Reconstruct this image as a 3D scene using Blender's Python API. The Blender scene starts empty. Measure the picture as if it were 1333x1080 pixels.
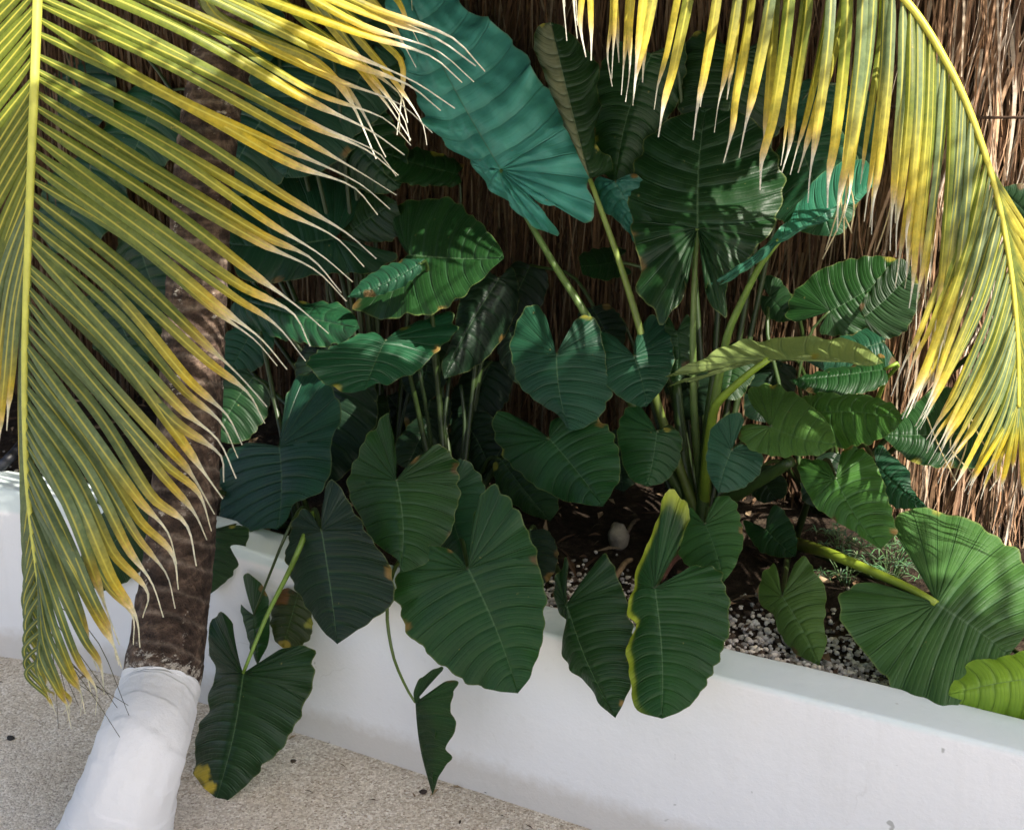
import bpy, bmesh, math, random
from mathutils import Vector, noise
R = random.Random(7)
C = bpy.context.scene.collection
SC = bpy.context.scene

# ------------------------------------------------------------------ camera
F = 1609.0; CX = 666.5; CY = 540.0
PITCH = math.radians(18.0); CAMZ = 1.67
CP, SP = math.cos(PITCH), math.sin(PITCH)
CAM = Vector((0, 0, CAMZ))
FWD = Vector((0, CP, -SP))
cam = bpy.data.cameras.new("camera"); camo = bpy.data.objects.new("camera", cam); C.objects.link(camo)
camo.location = CAM; camo.rotation_euler = (math.radians(90) - PITCH, 0, 0)
cam.sensor_width = 36; cam.lens = 36 * F / 1333.0
cam.clip_start = 0.05; cam.clip_end = 500
cam.dof.use_dof = True; cam.dof.focus_distance = 2.55; cam.dof.aperture_fstop = 5.6
SC.camera = camo

def ray(px, py):
    u = px - CX; v = CY - py
    return Vector((u, F * CP + v * SP, -F * SP + v * CP))
# the planter's front face: a vertical plane; w is the distance behind it
P0 = Vector((-.518, 2.625, 0)); DW = Vector((.883, -.469, 0)).normalized(); NB = Vector((.469, .883, 0)).normalized()
def atw(px, py, w):
    d = ray(px, py)
    t = (w - NB.dot(CAM - P0)) / NB.dot(d)
    return CAM + d * t
def atd(px, py, dep):
    d = ray(px, py)
    return CAM + d * (dep / F)
def atz(px, py, z):
    d = ray(px, py)
    return CAM + d * ((z - CAMZ) / d.z)
def wl(s, w, z=0.0):               # a point by its distance along the wall and behind it
    return P0 + DW * s + NB * w + Vector((0, 0, z))

# ------------------------------------------------------------------ object helpers
def tag(o, label=None, cat=None, group=None, kind=None):
    if label: o["label"] = label
    if cat: o["category"] = cat
    if group: o["group"] = group
    if kind: o["kind"] = kind
    return o
def empty(name, loc, label, cat, group=None):
    o = bpy.data.objects.new(name, None); C.objects.link(o); o.location = loc
    o.empty_display_size = .1
    return tag(o, label, cat, group)
class MB:
    """collects vertices, faces, uvs and colours for one mesh"""
    def __init__(s): s.v = []; s.f = []; s.uv = []; s.col = []
    def add(s, co, uv=(0, 0), col=(1, 1, 1)):
        s.v.append(tuple(co)); s.uv.append(uv); s.col.append((col[0], col[1], col[2], 1.0)); return len(s.v) - 1
    def face(s, *ix): s.f.append(ix)
    def build(s, name, mat, parent=None, smooth=True):
        org = parent_world(parent)
        me = bpy.data.meshes.new(name)
        me.from_pydata([(a[0] - org.x, a[1] - org.y, a[2] - org.z) for a in s.v], [], s.f)
        ul = me.uv_layers.new(name="UVMap")
        vi = [0] * len(me.loops); me.loops.foreach_get("vertex_index", vi)
        flat = []
        for i in vi: flat += list(s.uv[i])
        ul.data.foreach_set("uv", flat)
        ca = me.color_attributes.new("Col", 'FLOAT_COLOR', 'POINT')
        flat = []
        for c in s.col: flat += list(c)
        ca.data.foreach_set("color", flat)
        if smooth: me.polygons.foreach_set("use_smooth", [True] * len(me.polygons))
        me.materials.append(mat); me.update()
        o = bpy.data.objects.new(name, me); C.objects.link(o)
        if parent: o.parent = parent
        return o
def parent_world(p):
    v = Vector((0, 0, 0))
    while p: v += Vector(p.location); p = p.parent
    return v

def cr(pts, n, closed=False):
    """centripetal-ish Catmull-Rom through pts (tuples or Vectors), resampled to n evenly spaced points"""
    P = [Vector(p) for p in pts]
    if len(P) == 2: return [P[0].lerp(P[1], i / (n - 1)) for i in range(n)]
    E = [P[0] * 2 - P[1]] + P + [P[-1] * 2 - P[-2]]
    fine = []
    for i in range(1, len(E) - 2):
        a, b, c, d = E[i - 1], E[i], E[i + 1], E[i + 2]
        L = (c - b).length
        m1 = (c - a) * .5; m2 = (d - b) * .5
        if m1.length > L * 1.0 and m1.length > 0: m1 *= L * 1.0 / m1.length
        if m2.length > L * 1.0 and m2.length > 0: m2 *= L * 1.0 / m2.length
        for k in range(16):
            t = k / 16; t2 = t * t; t3 = t2 * t
            fine.append(b * (2 * t3 - 3 * t2 + 1) + m1 * (t3 - 2 * t2 + t) + c * (-2 * t3 + 3 * t2) + m2 * (t3 - t2))
    fine.append(P[-1].copy())
    acc = [0]
    for i in range(1, len(fine)): acc.append(acc[-1] + (fine[i] - fine[i - 1]).length)
    tot = acc[-1]; out = []; j = 0
    for i in range(n):
        s = tot * i / (n - 1)
        while j < len(acc) - 2 and acc[j + 1] < s: j += 1
        d = acc[j + 1] - acc[j]
        out.append(fine[j].lerp(fine[j + 1], 0 if d == 0 else min(1, max(0, (s - acc[j]) / d))))
    return out

def tube(mb, pts, rads, col, sides=8, cols=None, caps=True, rough=0.0):
    n = len(pts); up = Vector((0.3, 0.2, 1)); rings = []
    T0 = (pts[1] - pts[0]).normalized()
    nrm = T0.orthogonal().normalized()
    for i in range(n):
        T = (pts[min(i + 1, n - 1)] - pts[max(i - 1, 0)]).normalized()
        nrm = (nrm - T * nrm.dot(T)).normalized(); bn = T.cross(nrm)
        ring = []
        for k in range(sides):
            a = 2 * math.pi * k / sides
            r = rads[i] * (1 + rough * (noise.noise(pts[i] * 9 + Vector((math.cos(a), math.sin(a), 0)) * 1.3)))
            ring.append(mb.add(pts[i] + (nrm * math.cos(a) + bn * math.sin(a)) * r, (k / sides, i / (n - 1)), cols[i] if cols else col))
        rings.append(ring)
    for i in range(n - 1):
        for k in range(sides):
            k2 = (k + 1) % sides
            mb.face(rings[i][k], rings[i][k2], rings[i + 1][k2], rings[i + 1][k])
    if caps:
        mb.face(*reversed(rings[0])); mb.face(*rings[-1])

# ------------------------------------------------------------------ materials
def newmat(name):
    m = bpy.data.materials.new(name); m.use_nodes = True
    nt = m.node_tree; nt.nodes.clear()
    return m, nt
def N(nt, typ, **kw):
    n = nt.nodes.new(typ)
    for k, v in kw.items():
        if k in n.inputs: n.inputs[k].default_value = v
        else: setattr(n, k, v)
    return n
def L(nt, a, ao, b, bi): nt.links.new(a.outputs[ao], b.inputs[bi])
def math_n(nt, op, a, b=None, clamp=False):
    n = nt.nodes.new('ShaderNodeMath'); n.operation = op; n.use_clamp = clamp
    for i, x in enumerate((a, b)):
        if x is None: continue
        if isinstance(x, (int, float)): n.inputs[i].default_value = x
        else: nt.links.new(x, n.inputs[i])
    return n.outputs[0]
def mixc(nt, fac, a, b, blend='MIX'):
    n = nt.nodes.new('ShaderNodeMix'); n.data_type = 'RGBA'; n.blend_type = blend
    for i, x in ((0, fac), (6, a), (7, b)):
        if isinstance(x, (int, float)): n.inputs[i].default_value = x
        elif isinstance(x, tuple): n.inputs[i].default_value = (*x, 1) if len(x) == 3 else x
        else: nt.links.new(x, n.inputs[i])
    return n.outputs[2]
def ramp(nt, fac, stops):
    n = nt.nodes.new('ShaderNodeValToRGB'); e = n.color_ramp.elements
    while len(e) < len(stops): e.new(0.5)
    for i, (p, c) in enumerate(stops):
        e[i].position = p; e[i].color = (*c, 1) if len(c) == 3 else c
    nt.links.new(fac, n.inputs[0]); return n.outputs[0]
def tex_noise(nt, vec, scale, detail=4, rough=.55):
    n = N(nt, 'ShaderNodeTexNoise', Scale=scale, Detail=detail, Roughness=rough)
    if vec is not None: nt.links.new(vec, n.inputs['Vector'])
    return n.outputs['Fac']
def bump(nt, h, strength, dist):
    b = N(nt, 'ShaderNodeBump', Strength=strength, Distance=dist)
    nt.links.new(h, b.inputs['Height']); return b.outputs[0]
def out(nt, sh):
    o = nt.nodes.new('ShaderNodeOutputMaterial'); nt.links.new(sh, o.inputs['Surface'])
def principled(nt, col, rough, nrm=None, spec=.5):
    p = nt.nodes.new('ShaderNodeBsdfPrincipled')
    if isinstance(col, tuple): p.inputs['Base Color'].default_value = (*col, 1)
    else: nt.links.new(col, p.inputs['Base Color'])
    if isinstance(rough, (int, float)): p.inputs['Roughness'].default_value = rough
    else: nt.links.new(rough, p.inputs['Roughness'])
    p.inputs['Specular IOR Level'].default_value = spec
    if nrm is not None: nt.links.new(nrm, p.inputs['Normal'])
    return p.outputs[0]
def leafy(nt, sh, col, amount, nrm=None):
    t = nt.nodes.new('ShaderNodeBsdfTranslucent'); nt.links.new(col, t.inputs['Color'])
    m = nt.nodes.new('ShaderNodeMixShader'); m.inputs[0].default_value = amount
    nt.links.new(sh, m.inputs[1]); nt.links.new(t.outputs[0], m.inputs[2]); return m.outputs[0]

def mat_leaf():
    m, nt = newmat("elephant_ear_blade")
    at = N(nt, 'ShaderNodeVertexColor', layer_name="Col").outputs[0]
    uv = N(nt, 'ShaderNodeUVMap').outputs[0]
    tc = N(nt, 'ShaderNodeTexCoord').outputs['Object']
    sp = nt.nodes.new('ShaderNodeSeparateXYZ'); nt.links.new(uv, sp.inputs[0])
    u, v = sp.outputs[0], sp.outputs[1]
    wob = math_n(nt, 'MULTIPLY', math_n(nt, 'SUBTRACT', tex_noise(nt, tc, 14, 2), .5), .10)
    # u carries the vein number: primary veins at whole numbers
    fr = math_n(nt, 'ABSOLUTE', math_n(nt, 'SUBTRACT', math_n(nt, 'FRACT', math_n(nt, 'ADD', math_n(nt, 'ADD', u, wob), .5)), .5))
    w1 = math_n(nt, 'MULTIPLY', math_n(nt, 'SUBTRACT', 1.05, v), .15)
    vein = math_n(nt, 'SUBTRACT', 1.0, math_n(nt, 'DIVIDE', fr, math_n(nt, 'ADD', w1, .008)), True)
    # fine side veins between them
    fr2 = math_n(nt, 'ABSOLUTE', math_n(nt, 'SUBTRACT', math_n(nt, 'FRACT', math_n(nt, 'MULTIPLY', u, 4.0)), .5))
    fine = math_n(nt, 'SUBTRACT', 1.0, math_n(nt, 'DIVIDE', fr2, .22), True)
    mid = math_n(nt, 'SUBTRACT', 1.0, math_n(nt, 'DIVIDE', v, .022), True)
    mot = tex_noise(nt, tc, 7, 5, .6)
    mot2 = tex_noise(nt, tc, 45, 3, .6)
    c = mixc(nt, 1.0, at, ramp(nt, mot, [(.25, (.62, .66, .66)), (.75, (1.40, 1.32, 1.22))]), 'MULTIPLY')
    c = mixc(nt, math_n(nt, 'MULTIPLY', mot2, .10), c, (.03, .05, .02))
    c = mixc(nt, math_n(nt, 'MULTIPLY', fine, .07), c, (.06, .12, .06))
    c = mixc(nt, math_n(nt, 'MULTIPLY', vein, .22), c, (.05, .115, .06))
    c = mixc(nt, math_n(nt, 'MULTIPLY', mid, .55), c, (.10, .17, .09))
    # thin pale margin, and small tan flecks
    mar = math_n(nt, 'MULTIPLY', math_n(nt, 'SUBTRACT', v, .975), 40, True)
    c = mixc(nt, math_n(nt, 'MULTIPLY', mar, .35), c, (.22, .25, .08))
    fl = math_n(nt, 'MULTIPLY', math_n(nt, 'SUBTRACT', tex_noise(nt, tc, 60, 2, .5), .74), 18, True)
    c = mixc(nt, math_n(nt, 'MULTIPLY', fl, .5), c, (.22, .20, .08))
    geo = N(nt, 'ShaderNodeNewGeometry')
    c2 = mixc(nt, math_n(nt, 'MULTIPLY', geo.outputs['Backfacing'], .45), c, (.12, .20, .08))
    h = math_n(nt, 'ADD', math_n(nt, 'MULTIPLY', vein, -.6), math_n(nt, 'ADD', math_n(nt, 'MULTIPLY', fine, -.12), math_n(nt, 'MULTIPLY', mot2, .35)))
    nr = bump(nt, h, .8, .006)
    rough = math_n(nt, 'ADD', math_n(nt, 'MULTIPLY', mot, .25), .34)
    sh = principled(nt, c2, rough, nr, .32)
    tl = mixc(nt, 1.0, c2, (2.6, 2.8, .8), 'MULTIPLY')
    out(nt, leafy(nt, sh, tl, .20)); return m
def mat_frond():
    m, nt = newmat("palm_leaflet")
    at = N(nt, 'ShaderNodeVertexColor', layer_name="Col").outputs[0]
    uv = N(nt, 'ShaderNodeUVMap').outputs[0]
    tc = N(nt, 'ShaderNodeTexCoord').outputs['Object']
    sp = nt.nodes.new('ShaderNodeSeparateXYZ'); nt.links.new(uv, sp.inputs[0])
    u, v = sp.outputs[0], sp.outputs[1]
    mid = math_n(nt, 'SUBTRACT', 1.0, math_n(nt, 'DIVIDE', math_n(nt, 'ABSOLUTE', math_n(nt, 'SUBTRACT', u, .5)), .11), True)
    mot = tex_noise(nt, tc, 60, 5, .65)
    c = mixc(nt, 1.0, at, ramp(nt, mot, [(.3, (.65, .7, .65)), (.7, (1.3, 1.25, 1.1))]), 'MULTIPLY')
    sp2 = math_n(nt, 'MULTIPLY', math_n(nt, 'SUBTRACT', tex_noise(nt, tc, 130, 2, .6), .66), 9, True)
    c = mixc(nt, math_n(nt, 'MULTIPLY', sp2, .5), c, (.38, .28, .04))
    stri = N(nt, 'ShaderNodeTexWave', Scale=1.0); stri.bands_direction = 'X'
    mp = N(nt, 'ShaderNodeMapping'); mp.inputs['Scale'].default_value = (8, .2, 1); nt.links.new(uv, mp.inputs[0]); nt.links.new(mp.outputs[0], stri.inputs[0])
    c = mixc(nt, math_n(nt, 'MULTIPLY', stri.outputs['Fac'], .12), c, (.02, .05, .01))
    live = math_n(nt, 'SUBTRACT', 1.0, math_n(nt, 'MULTIPLY', math_n(nt, 'SUBTRACT', v, .70), 5, True))
    c = mixc(nt, math_n(nt, 'MULTIPLY', math_n(nt, 'MULTIPLY', mid, .85), live), c, (.62, .56, .085))
    nr = bump(nt, stri.outputs['Fac'], .25, .002)
    sh = principled(nt, c, .42, nr, .45)
    tl = mixc(nt, 1.0, c, (1.5, 1.45, .55), 'MULTIPLY')
    out(nt, leafy(nt, sh, tl, .38)); return m
def mat_vcol(name, rough=.6, spec=.35, nscale=30, lo=.75, hi=1.25, bmp=.3, trans=0):
    m, nt = newmat(name)
    at = N(nt, 'ShaderNodeVertexColor', layer_name="Col").outputs[0]
    tc = N(nt, 'ShaderNodeTexCoord').outputs['Object']
    mot = tex_noise(nt, tc, nscale, 5, .6)
    c = mixc(nt, 1.0, at, ramp(nt, mot, [(.3, (lo, lo, lo)), (.7, (hi, hi, hi))]), 'MULTIPLY')
    sh = principled(nt, c, rough, bump(nt, mot, bmp, .004), spec)
    if trans: sh = leafy(nt, sh, c, trans)
    out(nt, sh); return m
def mat_trunk():
    m, nt = newmat("palm_bark")
    uv = N(nt, 'ShaderNodeUVMap').outputs[0]
    tc = N(nt, 'ShaderNodeTexCoord').outputs['Object']
    at = N(nt, 'ShaderNodeVertexColor', layer_name="Col")
    mp = N(nt, 'ShaderNodeMapping'); mp.inputs['Scale'].default_value = (1, 1, 2.2); nt.links.new(tc, mp.inputs[0])
    n1 = tex_noise(nt, mp.outputs[0], 16, 6, .65)
    mp2 = N(nt, 'ShaderNodeMapping'); mp2.inputs['Scale'].default_value = (1, 1, .35); nt.links.new(tc, mp2.inputs[0])
    n2 = tex_noise(nt, mp2.outputs[0], 70, 3, .6)
    c = ramp(nt, n1, [(.3, (.015, .010, .008)), (.5, (.055, .037, .028)), (.70, (.16, .115, .085))])
    c = mixc(nt, 1.0, c, ramp(nt, n2, [(.3, (.6, .6, .6)), (.7, (1.4, 1.35, 1.3))]), 'MULTIPLY')
    # ring scars are stored in the red channel, white-paint splashes in the green one
    s = nt.nodes.new('ShaderNodeSeparateColor'); nt.links.new(at.outputs[0], s.inputs[0])
    scar = math_n(nt, 'MULTIPLY', s.outputs[0], math_n(nt, 'ADD', math_n(nt, 'MULTIPLY', n1, 2.2), -.45), True)
    c = mixc(nt, math_n(nt, 'MULTIPLY', math_n(nt, 'MULTIPLY', scar, n2), 1.15, True), c, (.30, .24, .19))
    bl = math_n(nt, 'MULTIPLY', math_n(nt, 'SUBTRACT', tex_noise(nt, tc, 11, 4, .6), .56), 9, True)
    c = mixc(nt, math_n(nt, 'MULTIPLY', bl, .7), c, (.010, .008, .007))
    sp = tex_noise(nt, mp.outputs[0], 30, 6, .75)
    pm = math_n(nt, 'MULTIPLY', math_n(nt, 'SUBTRACT', math_n(nt, 'ADD', sp, math_n(nt, 'MULTIPLY', s.outputs[1], .26)), .72), 14, True)
    c = mixc(nt, math_n(nt, 'MULTIPLY', pm, .75), c, (.52, .48, .41))
    h = math_n(nt, 'ADD', n1, math_n(nt, 'MULTIPLY', n2, .6))
    out(nt, principled(nt, c, .85, bump(nt, h, 1.0, .020), .2)); return m
def mat_white(name, base=(.78, .79, .79), stain=(.50, .49, .44), sc=3.0, amt=.35, bmp=.15, cap=None):
    m, nt = newmat(name)
    tc = N(nt, 'ShaderNodeTexCoord').outputs['Object']
    n1 = tex_noise(nt, tc, sc, 6, .6); n2 = tex_noise(nt, tc, 38, 5, .6); n3 = tex_noise(nt, tc, 160, 3, .6)
    f = math_n(nt, 'MULTIPLY', math_n(nt, 'SUBTRACT', n1, .48), 3.0, True)
    c = mixc(nt, math_n(nt, 'MULTIPLY', f, amt), base, stain)
    f2 = math_n(nt, 'MULTIPLY', math_n(nt, 'SUBTRACT', n2, .62), 5.0, True)
    c = mixc(nt, math_n(nt, 'MULTIPLY', f2, .25), c, (.55, .53, .49))
    if cap:
        mpv = N(nt, 'ShaderNodeMapping'); mpv.inputs['Scale'].default_value = (9, 9, .9); nt.links.new(tc, mpv.inputs[0])
        st = math_n(nt, 'MULTIPLY', math_n(nt, 'SUBTRACT', tex_noise(nt, mpv.outputs[0], 1.0, 6, .65), .56), 4.0, True)
        c = mixc(nt, math_n(nt, 'MULTIPLY', st, .22), c, (.52, .51, .45))
        vc = N(nt, 'ShaderNodeTexVoronoi', Scale=2.3); vc.feature = 'DISTANCE_TO_EDGE'
        nzv = N(nt, 'ShaderNodeTexNoise', Scale=6.0, Detail=4.0); nt.links.new(tc, nzv.inputs['Vector'])
        nt.links.new(mixc(nt, .16, tc, nzv.outputs['Color']), vc.inputs['Vector'])
        ck = math_n(nt, 'SUBTRACT', 1.0, math_n(nt, 'DIVIDE', vc.outputs['Distance'], .0035), True)
        ck = math_n(nt, 'MULTIPLY', ck, math_n(nt, 'MULTIPLY', math_n(nt, 'SUBTRACT', n1, .50), 6, True))
        c = mixc(nt, math_n(nt, 'MULTIPLY', ck, .4), c, (.36, .35, .32))
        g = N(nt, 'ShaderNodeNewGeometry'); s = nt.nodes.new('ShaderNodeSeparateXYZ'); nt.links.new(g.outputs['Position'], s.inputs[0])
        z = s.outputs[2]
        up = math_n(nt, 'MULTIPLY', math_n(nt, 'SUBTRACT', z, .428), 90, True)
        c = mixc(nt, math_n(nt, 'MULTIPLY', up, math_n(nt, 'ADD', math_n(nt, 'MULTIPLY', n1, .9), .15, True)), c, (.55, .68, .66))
        # splashed dirt along the foot
        lo = math_n(nt, 'MULTIPLY', math_n(nt, 'SUBTRACT', math_n(nt, 'ADD', .075, math_n(nt, 'MULTIPLY', n2, .05)), z), 22, True)
        c = mixc(nt, math_n(nt, 'MULTIPLY', lo, .45), c, (.42, .36, .27))
        fl = math_n(nt, 'MULTIPLY', math_n(nt, 'SUBTRACT', tex_noise(nt, tc, 26, 2, .5), .76), 30, True)
        c = mixc(nt, math_n(nt, 'MULTIPLY', fl, .55), c, (.16, .17, .14))
    h = math_n(nt, 'ADD', math_n(nt, 'MULTIPLY', n2, .8), math_n(nt, 'MULTIPLY', n3, .35))
    out(nt, principled(nt, c, .75, bump(nt, h, bmp, .012), .25)); return m
def mat_sand():
    m, nt = newmat("coarse_sand")
    g = N(nt, 'ShaderNodeNewGeometry').outputs['Position']
    n1 = tex_noise(nt, g, 2.2, 5, .6); n2 = tex_noise(nt, g, 90, 4, .75); n3 = tex_noise(nt, g, 14, 5, .6)
    v = N(nt, 'ShaderNodeTexVoronoi', Scale=215.0); nt.links.new(g, v.inputs['Vector'])
    s = nt.nodes.new('ShaderNodeSeparateColor'); nt.links.new(v.outputs['Color'], s.inputs[0])
    c = ramp(nt, s.outputs[0], [(0.0, (.34, .29, .23)), (.12, (.48, .425, .35)), (.5, (.61, .555, .475)), (.85, (.76, .71, .63)), (1.0, (.83, .80, .75))])
    c = mixc(nt, .55, c, ramp(nt, n2, [(.3, (.70, .67, .62)), (.7, (1.32, 1.31, 1.28))]), 'MULTIPLY')
    c = mixc(nt, 1.0, c, ramp(nt, n1, [(.35, (.86, .82, .76)), (.65, (1.1, 1.1, 1.1))]), 'MULTIPLY')
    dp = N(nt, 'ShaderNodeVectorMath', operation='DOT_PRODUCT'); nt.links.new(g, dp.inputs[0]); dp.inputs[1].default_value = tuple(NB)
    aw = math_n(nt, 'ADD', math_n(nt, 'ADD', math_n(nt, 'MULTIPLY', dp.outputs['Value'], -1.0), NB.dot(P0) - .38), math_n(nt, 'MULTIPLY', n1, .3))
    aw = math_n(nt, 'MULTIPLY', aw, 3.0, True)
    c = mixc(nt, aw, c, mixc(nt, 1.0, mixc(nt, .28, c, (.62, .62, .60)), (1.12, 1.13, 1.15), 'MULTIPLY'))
    dk = math_n(nt, 'MULTIPLY', math_n(nt, 'SUBTRACT', tex_noise(nt, g, 42, 3, .6), .66), 14, True)
    c = mixc(nt, math_n(nt, 'MULTIPLY', dk, .38), c, (.17, .13, .085))
    h = math_n(nt, 'ADD', math_n(nt, 'MULTIPLY', v.outputs['Distance'], -1.0), math_n(nt, 'ADD', n2, math_n(nt, 'MULTIPLY', n3, 1.5)))
    out(nt, principled(nt, c, .9, bump(nt, h, .5, .010), .2)); return m
def mat_soil():
    m, nt = newmat("planter_soil")
    g = N(nt, 'ShaderNodeNewGeometry').outputs['Position']
    n1 = tex_noise(nt, g, 25, 6, .7); n2 = tex_noise(nt, g, 110, 3, .6)
    c = ramp(nt, n1, [(.3, (.010, .007, .005)), (.55, (.035, .024, .016)), (.75, (.10, .075, .05))])
    h = math_n(nt, 'ADD', n1, math_n(nt, 'MULTIPLY', n2, .5))
    out(nt, principled(nt, c, .95, bump(nt, h, 1.0, .03), .15)); return m
M_LEAF = mat_leaf(); M_FROND = mat_frond()
M_STEM = mat_vcol("fleshy_stem", .42, .45, 25, .8, 1.2, .15, .08)
M_RACH = mat_vcol("palm_rachis", .45, .4, 40, .85, 1.15, .2)
M_TRUNK = mat_trunk()
M_PAINT = mat_white("lime_paint_on_bark", (.66, .67, .68), (.52, .52, .50), 9, .45, .22)
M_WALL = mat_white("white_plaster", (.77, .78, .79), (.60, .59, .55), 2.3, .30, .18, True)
M_SAND = mat_sand(); M_SOIL = mat_soil()
M_THATCH = mat_vcol("dry_thatch", .75, .25, 45, .65, 1.3, .4, .1)
M_STONE = mat_vcol("pale_stone", .85, .25, 60, .7, 1.2, .6)
M_LITTER = mat_vcol("dry_litter", .85, .2, 60, .6, 1.3, .5)
M_HOSE = mat_vcol("black_rubber", .45, .4, 60, .8, 1.2, .1)
M_GRASS = mat_vcol("fine_foliage", .5, .35, 40, .8, 1.2, .1, .3)

# ------------------------------------------------------------------ ground, wall, bed, fence
def sheet(name, x0, x1, y0, y1, z, mat, n=2):
    b = MB()
    for j in range(n + 1):
        for i in range(n + 1):
            b.add((x0 + (x1 - x0) * i / n, y0 + (y1 - y0) * j / n, z))
    for j in range(n):
        for i in range(n):
            a = j * (n + 1) + i; b.face(a, a + 1, a + n + 2, a + n + 1)
    return b.build(name, mat)
tag(sheet("ground", -40, 40, -40, 40, 0, M_SAND), kind="structure")

WH = .44; WT = .125
# plan of the wall's front face, right to left, with the gentle bend at the left
plan = [wl(2.9, 0), wl(2.0, 0), wl(1.0, 0), wl(0, 0), wl(-.45, 0), Vector((-1.10, 2.925, 0)), Vector((-1.45, 3.02, 0)), Vector((-2.0, 3.13, 0)), Vector((-3.4, 3.42, 0))]
pl = cr(plan, 170)
def offs(line, w):
    o = []
    for i, p in enumerate(line):
        t = (line[min(i + 1, len(line) - 1)] - line[max(i - 1, 0)]).normalized()
        nrm = Vector((t.y, -t.x, 0))
        if nrm.dot(NB) < 0: nrm = -nrm
        o.append(p + nrm * w)
    return o
def wall():
    b = MB(); prof = []
    for k in range(14): prof.append((0, WH * .965 * k / 13))
    for a in (20, 45, 70): prof.append((.009 * (1 - math.cos(math.radians(a))), WH - .009 + .009 * math.sin(math.radians(a))))
    for k in range(5): prof.append((.0095 + (WT - .0235) * k / 4, WH + .0))
    for a in (30, 60, 90): prof.append((WT - .014 + .014 * math.sin(math.radians(a)), WH - .014 + .014 * math.cos(math.radians(a))))
    prof.append((WT, 0))
    np_ = len(prof); lines = [offs(pl, w) for w, z in prof]
    for i in range(len(pl)):
        for k, (w, z) in enumerate(prof):
            hh = 1 + .15 * max(0, min(1, (i / len(pl) - .42) / .25)); p = lines[k][i] + Vector((0, 0, z * hh))
            d = noise.noise(p * 2.2) * .006 + noise.noise(p * 9) * .0022
            p += -NB * d * (1 if w < .05 else .3) + Vector((0, 0, d * .8 if z > .3 else 0))
            if k == 0 or k == np_ - 1: p.z = -.02
            b.add(p, (i / len(pl), k / np_))
    for i in range(len(pl) - 1):
        for k in range(np_ - 1):
            a = i * np_ + k; b.face(a, a + 1, a + np_ + 1, a + np_)
    o = b.build("planter_wall", M_WALL)
    tag(o, "low white plastered planter wall with a bluish flat top, below the big leaves", "wall")
wall()

FW = 1.02   # the fence stands this far behind the wall's face
fplan = [wl(2.9, FW), wl(1.5, FW), wl(0, FW), wl(-.6, FW), Vector((-1.15, 4.02, 0)), Vector((-1.7, 4.12, 0)), Vector((-3.2, 4.5, 0))]
fl = cr(fplan, 220)
def soil():
    b = MB(); a = offs(pl, WT - .02); n = len(a); m = 24
    f2 = cr([p + NB * .06 for p in fplan], n)
    for i in range(n):
        for k in range(m + 1):
            p = a[i].lerp(f2[i], k / m)
            p.z = .398 + noise.noise(p * 3) * .012 + noise.noise(p * 14) * .008 + (.012 * k / m)
            b.add(p)
    for i in range(n - 1):
        for k in range(m):
            q = i * (m + 1) + k; b.face(q, q + 1, q + m + 2, q + m + 1)
    tag(b.build("soil", M_SOIL), kind="structure")
soil()

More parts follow.
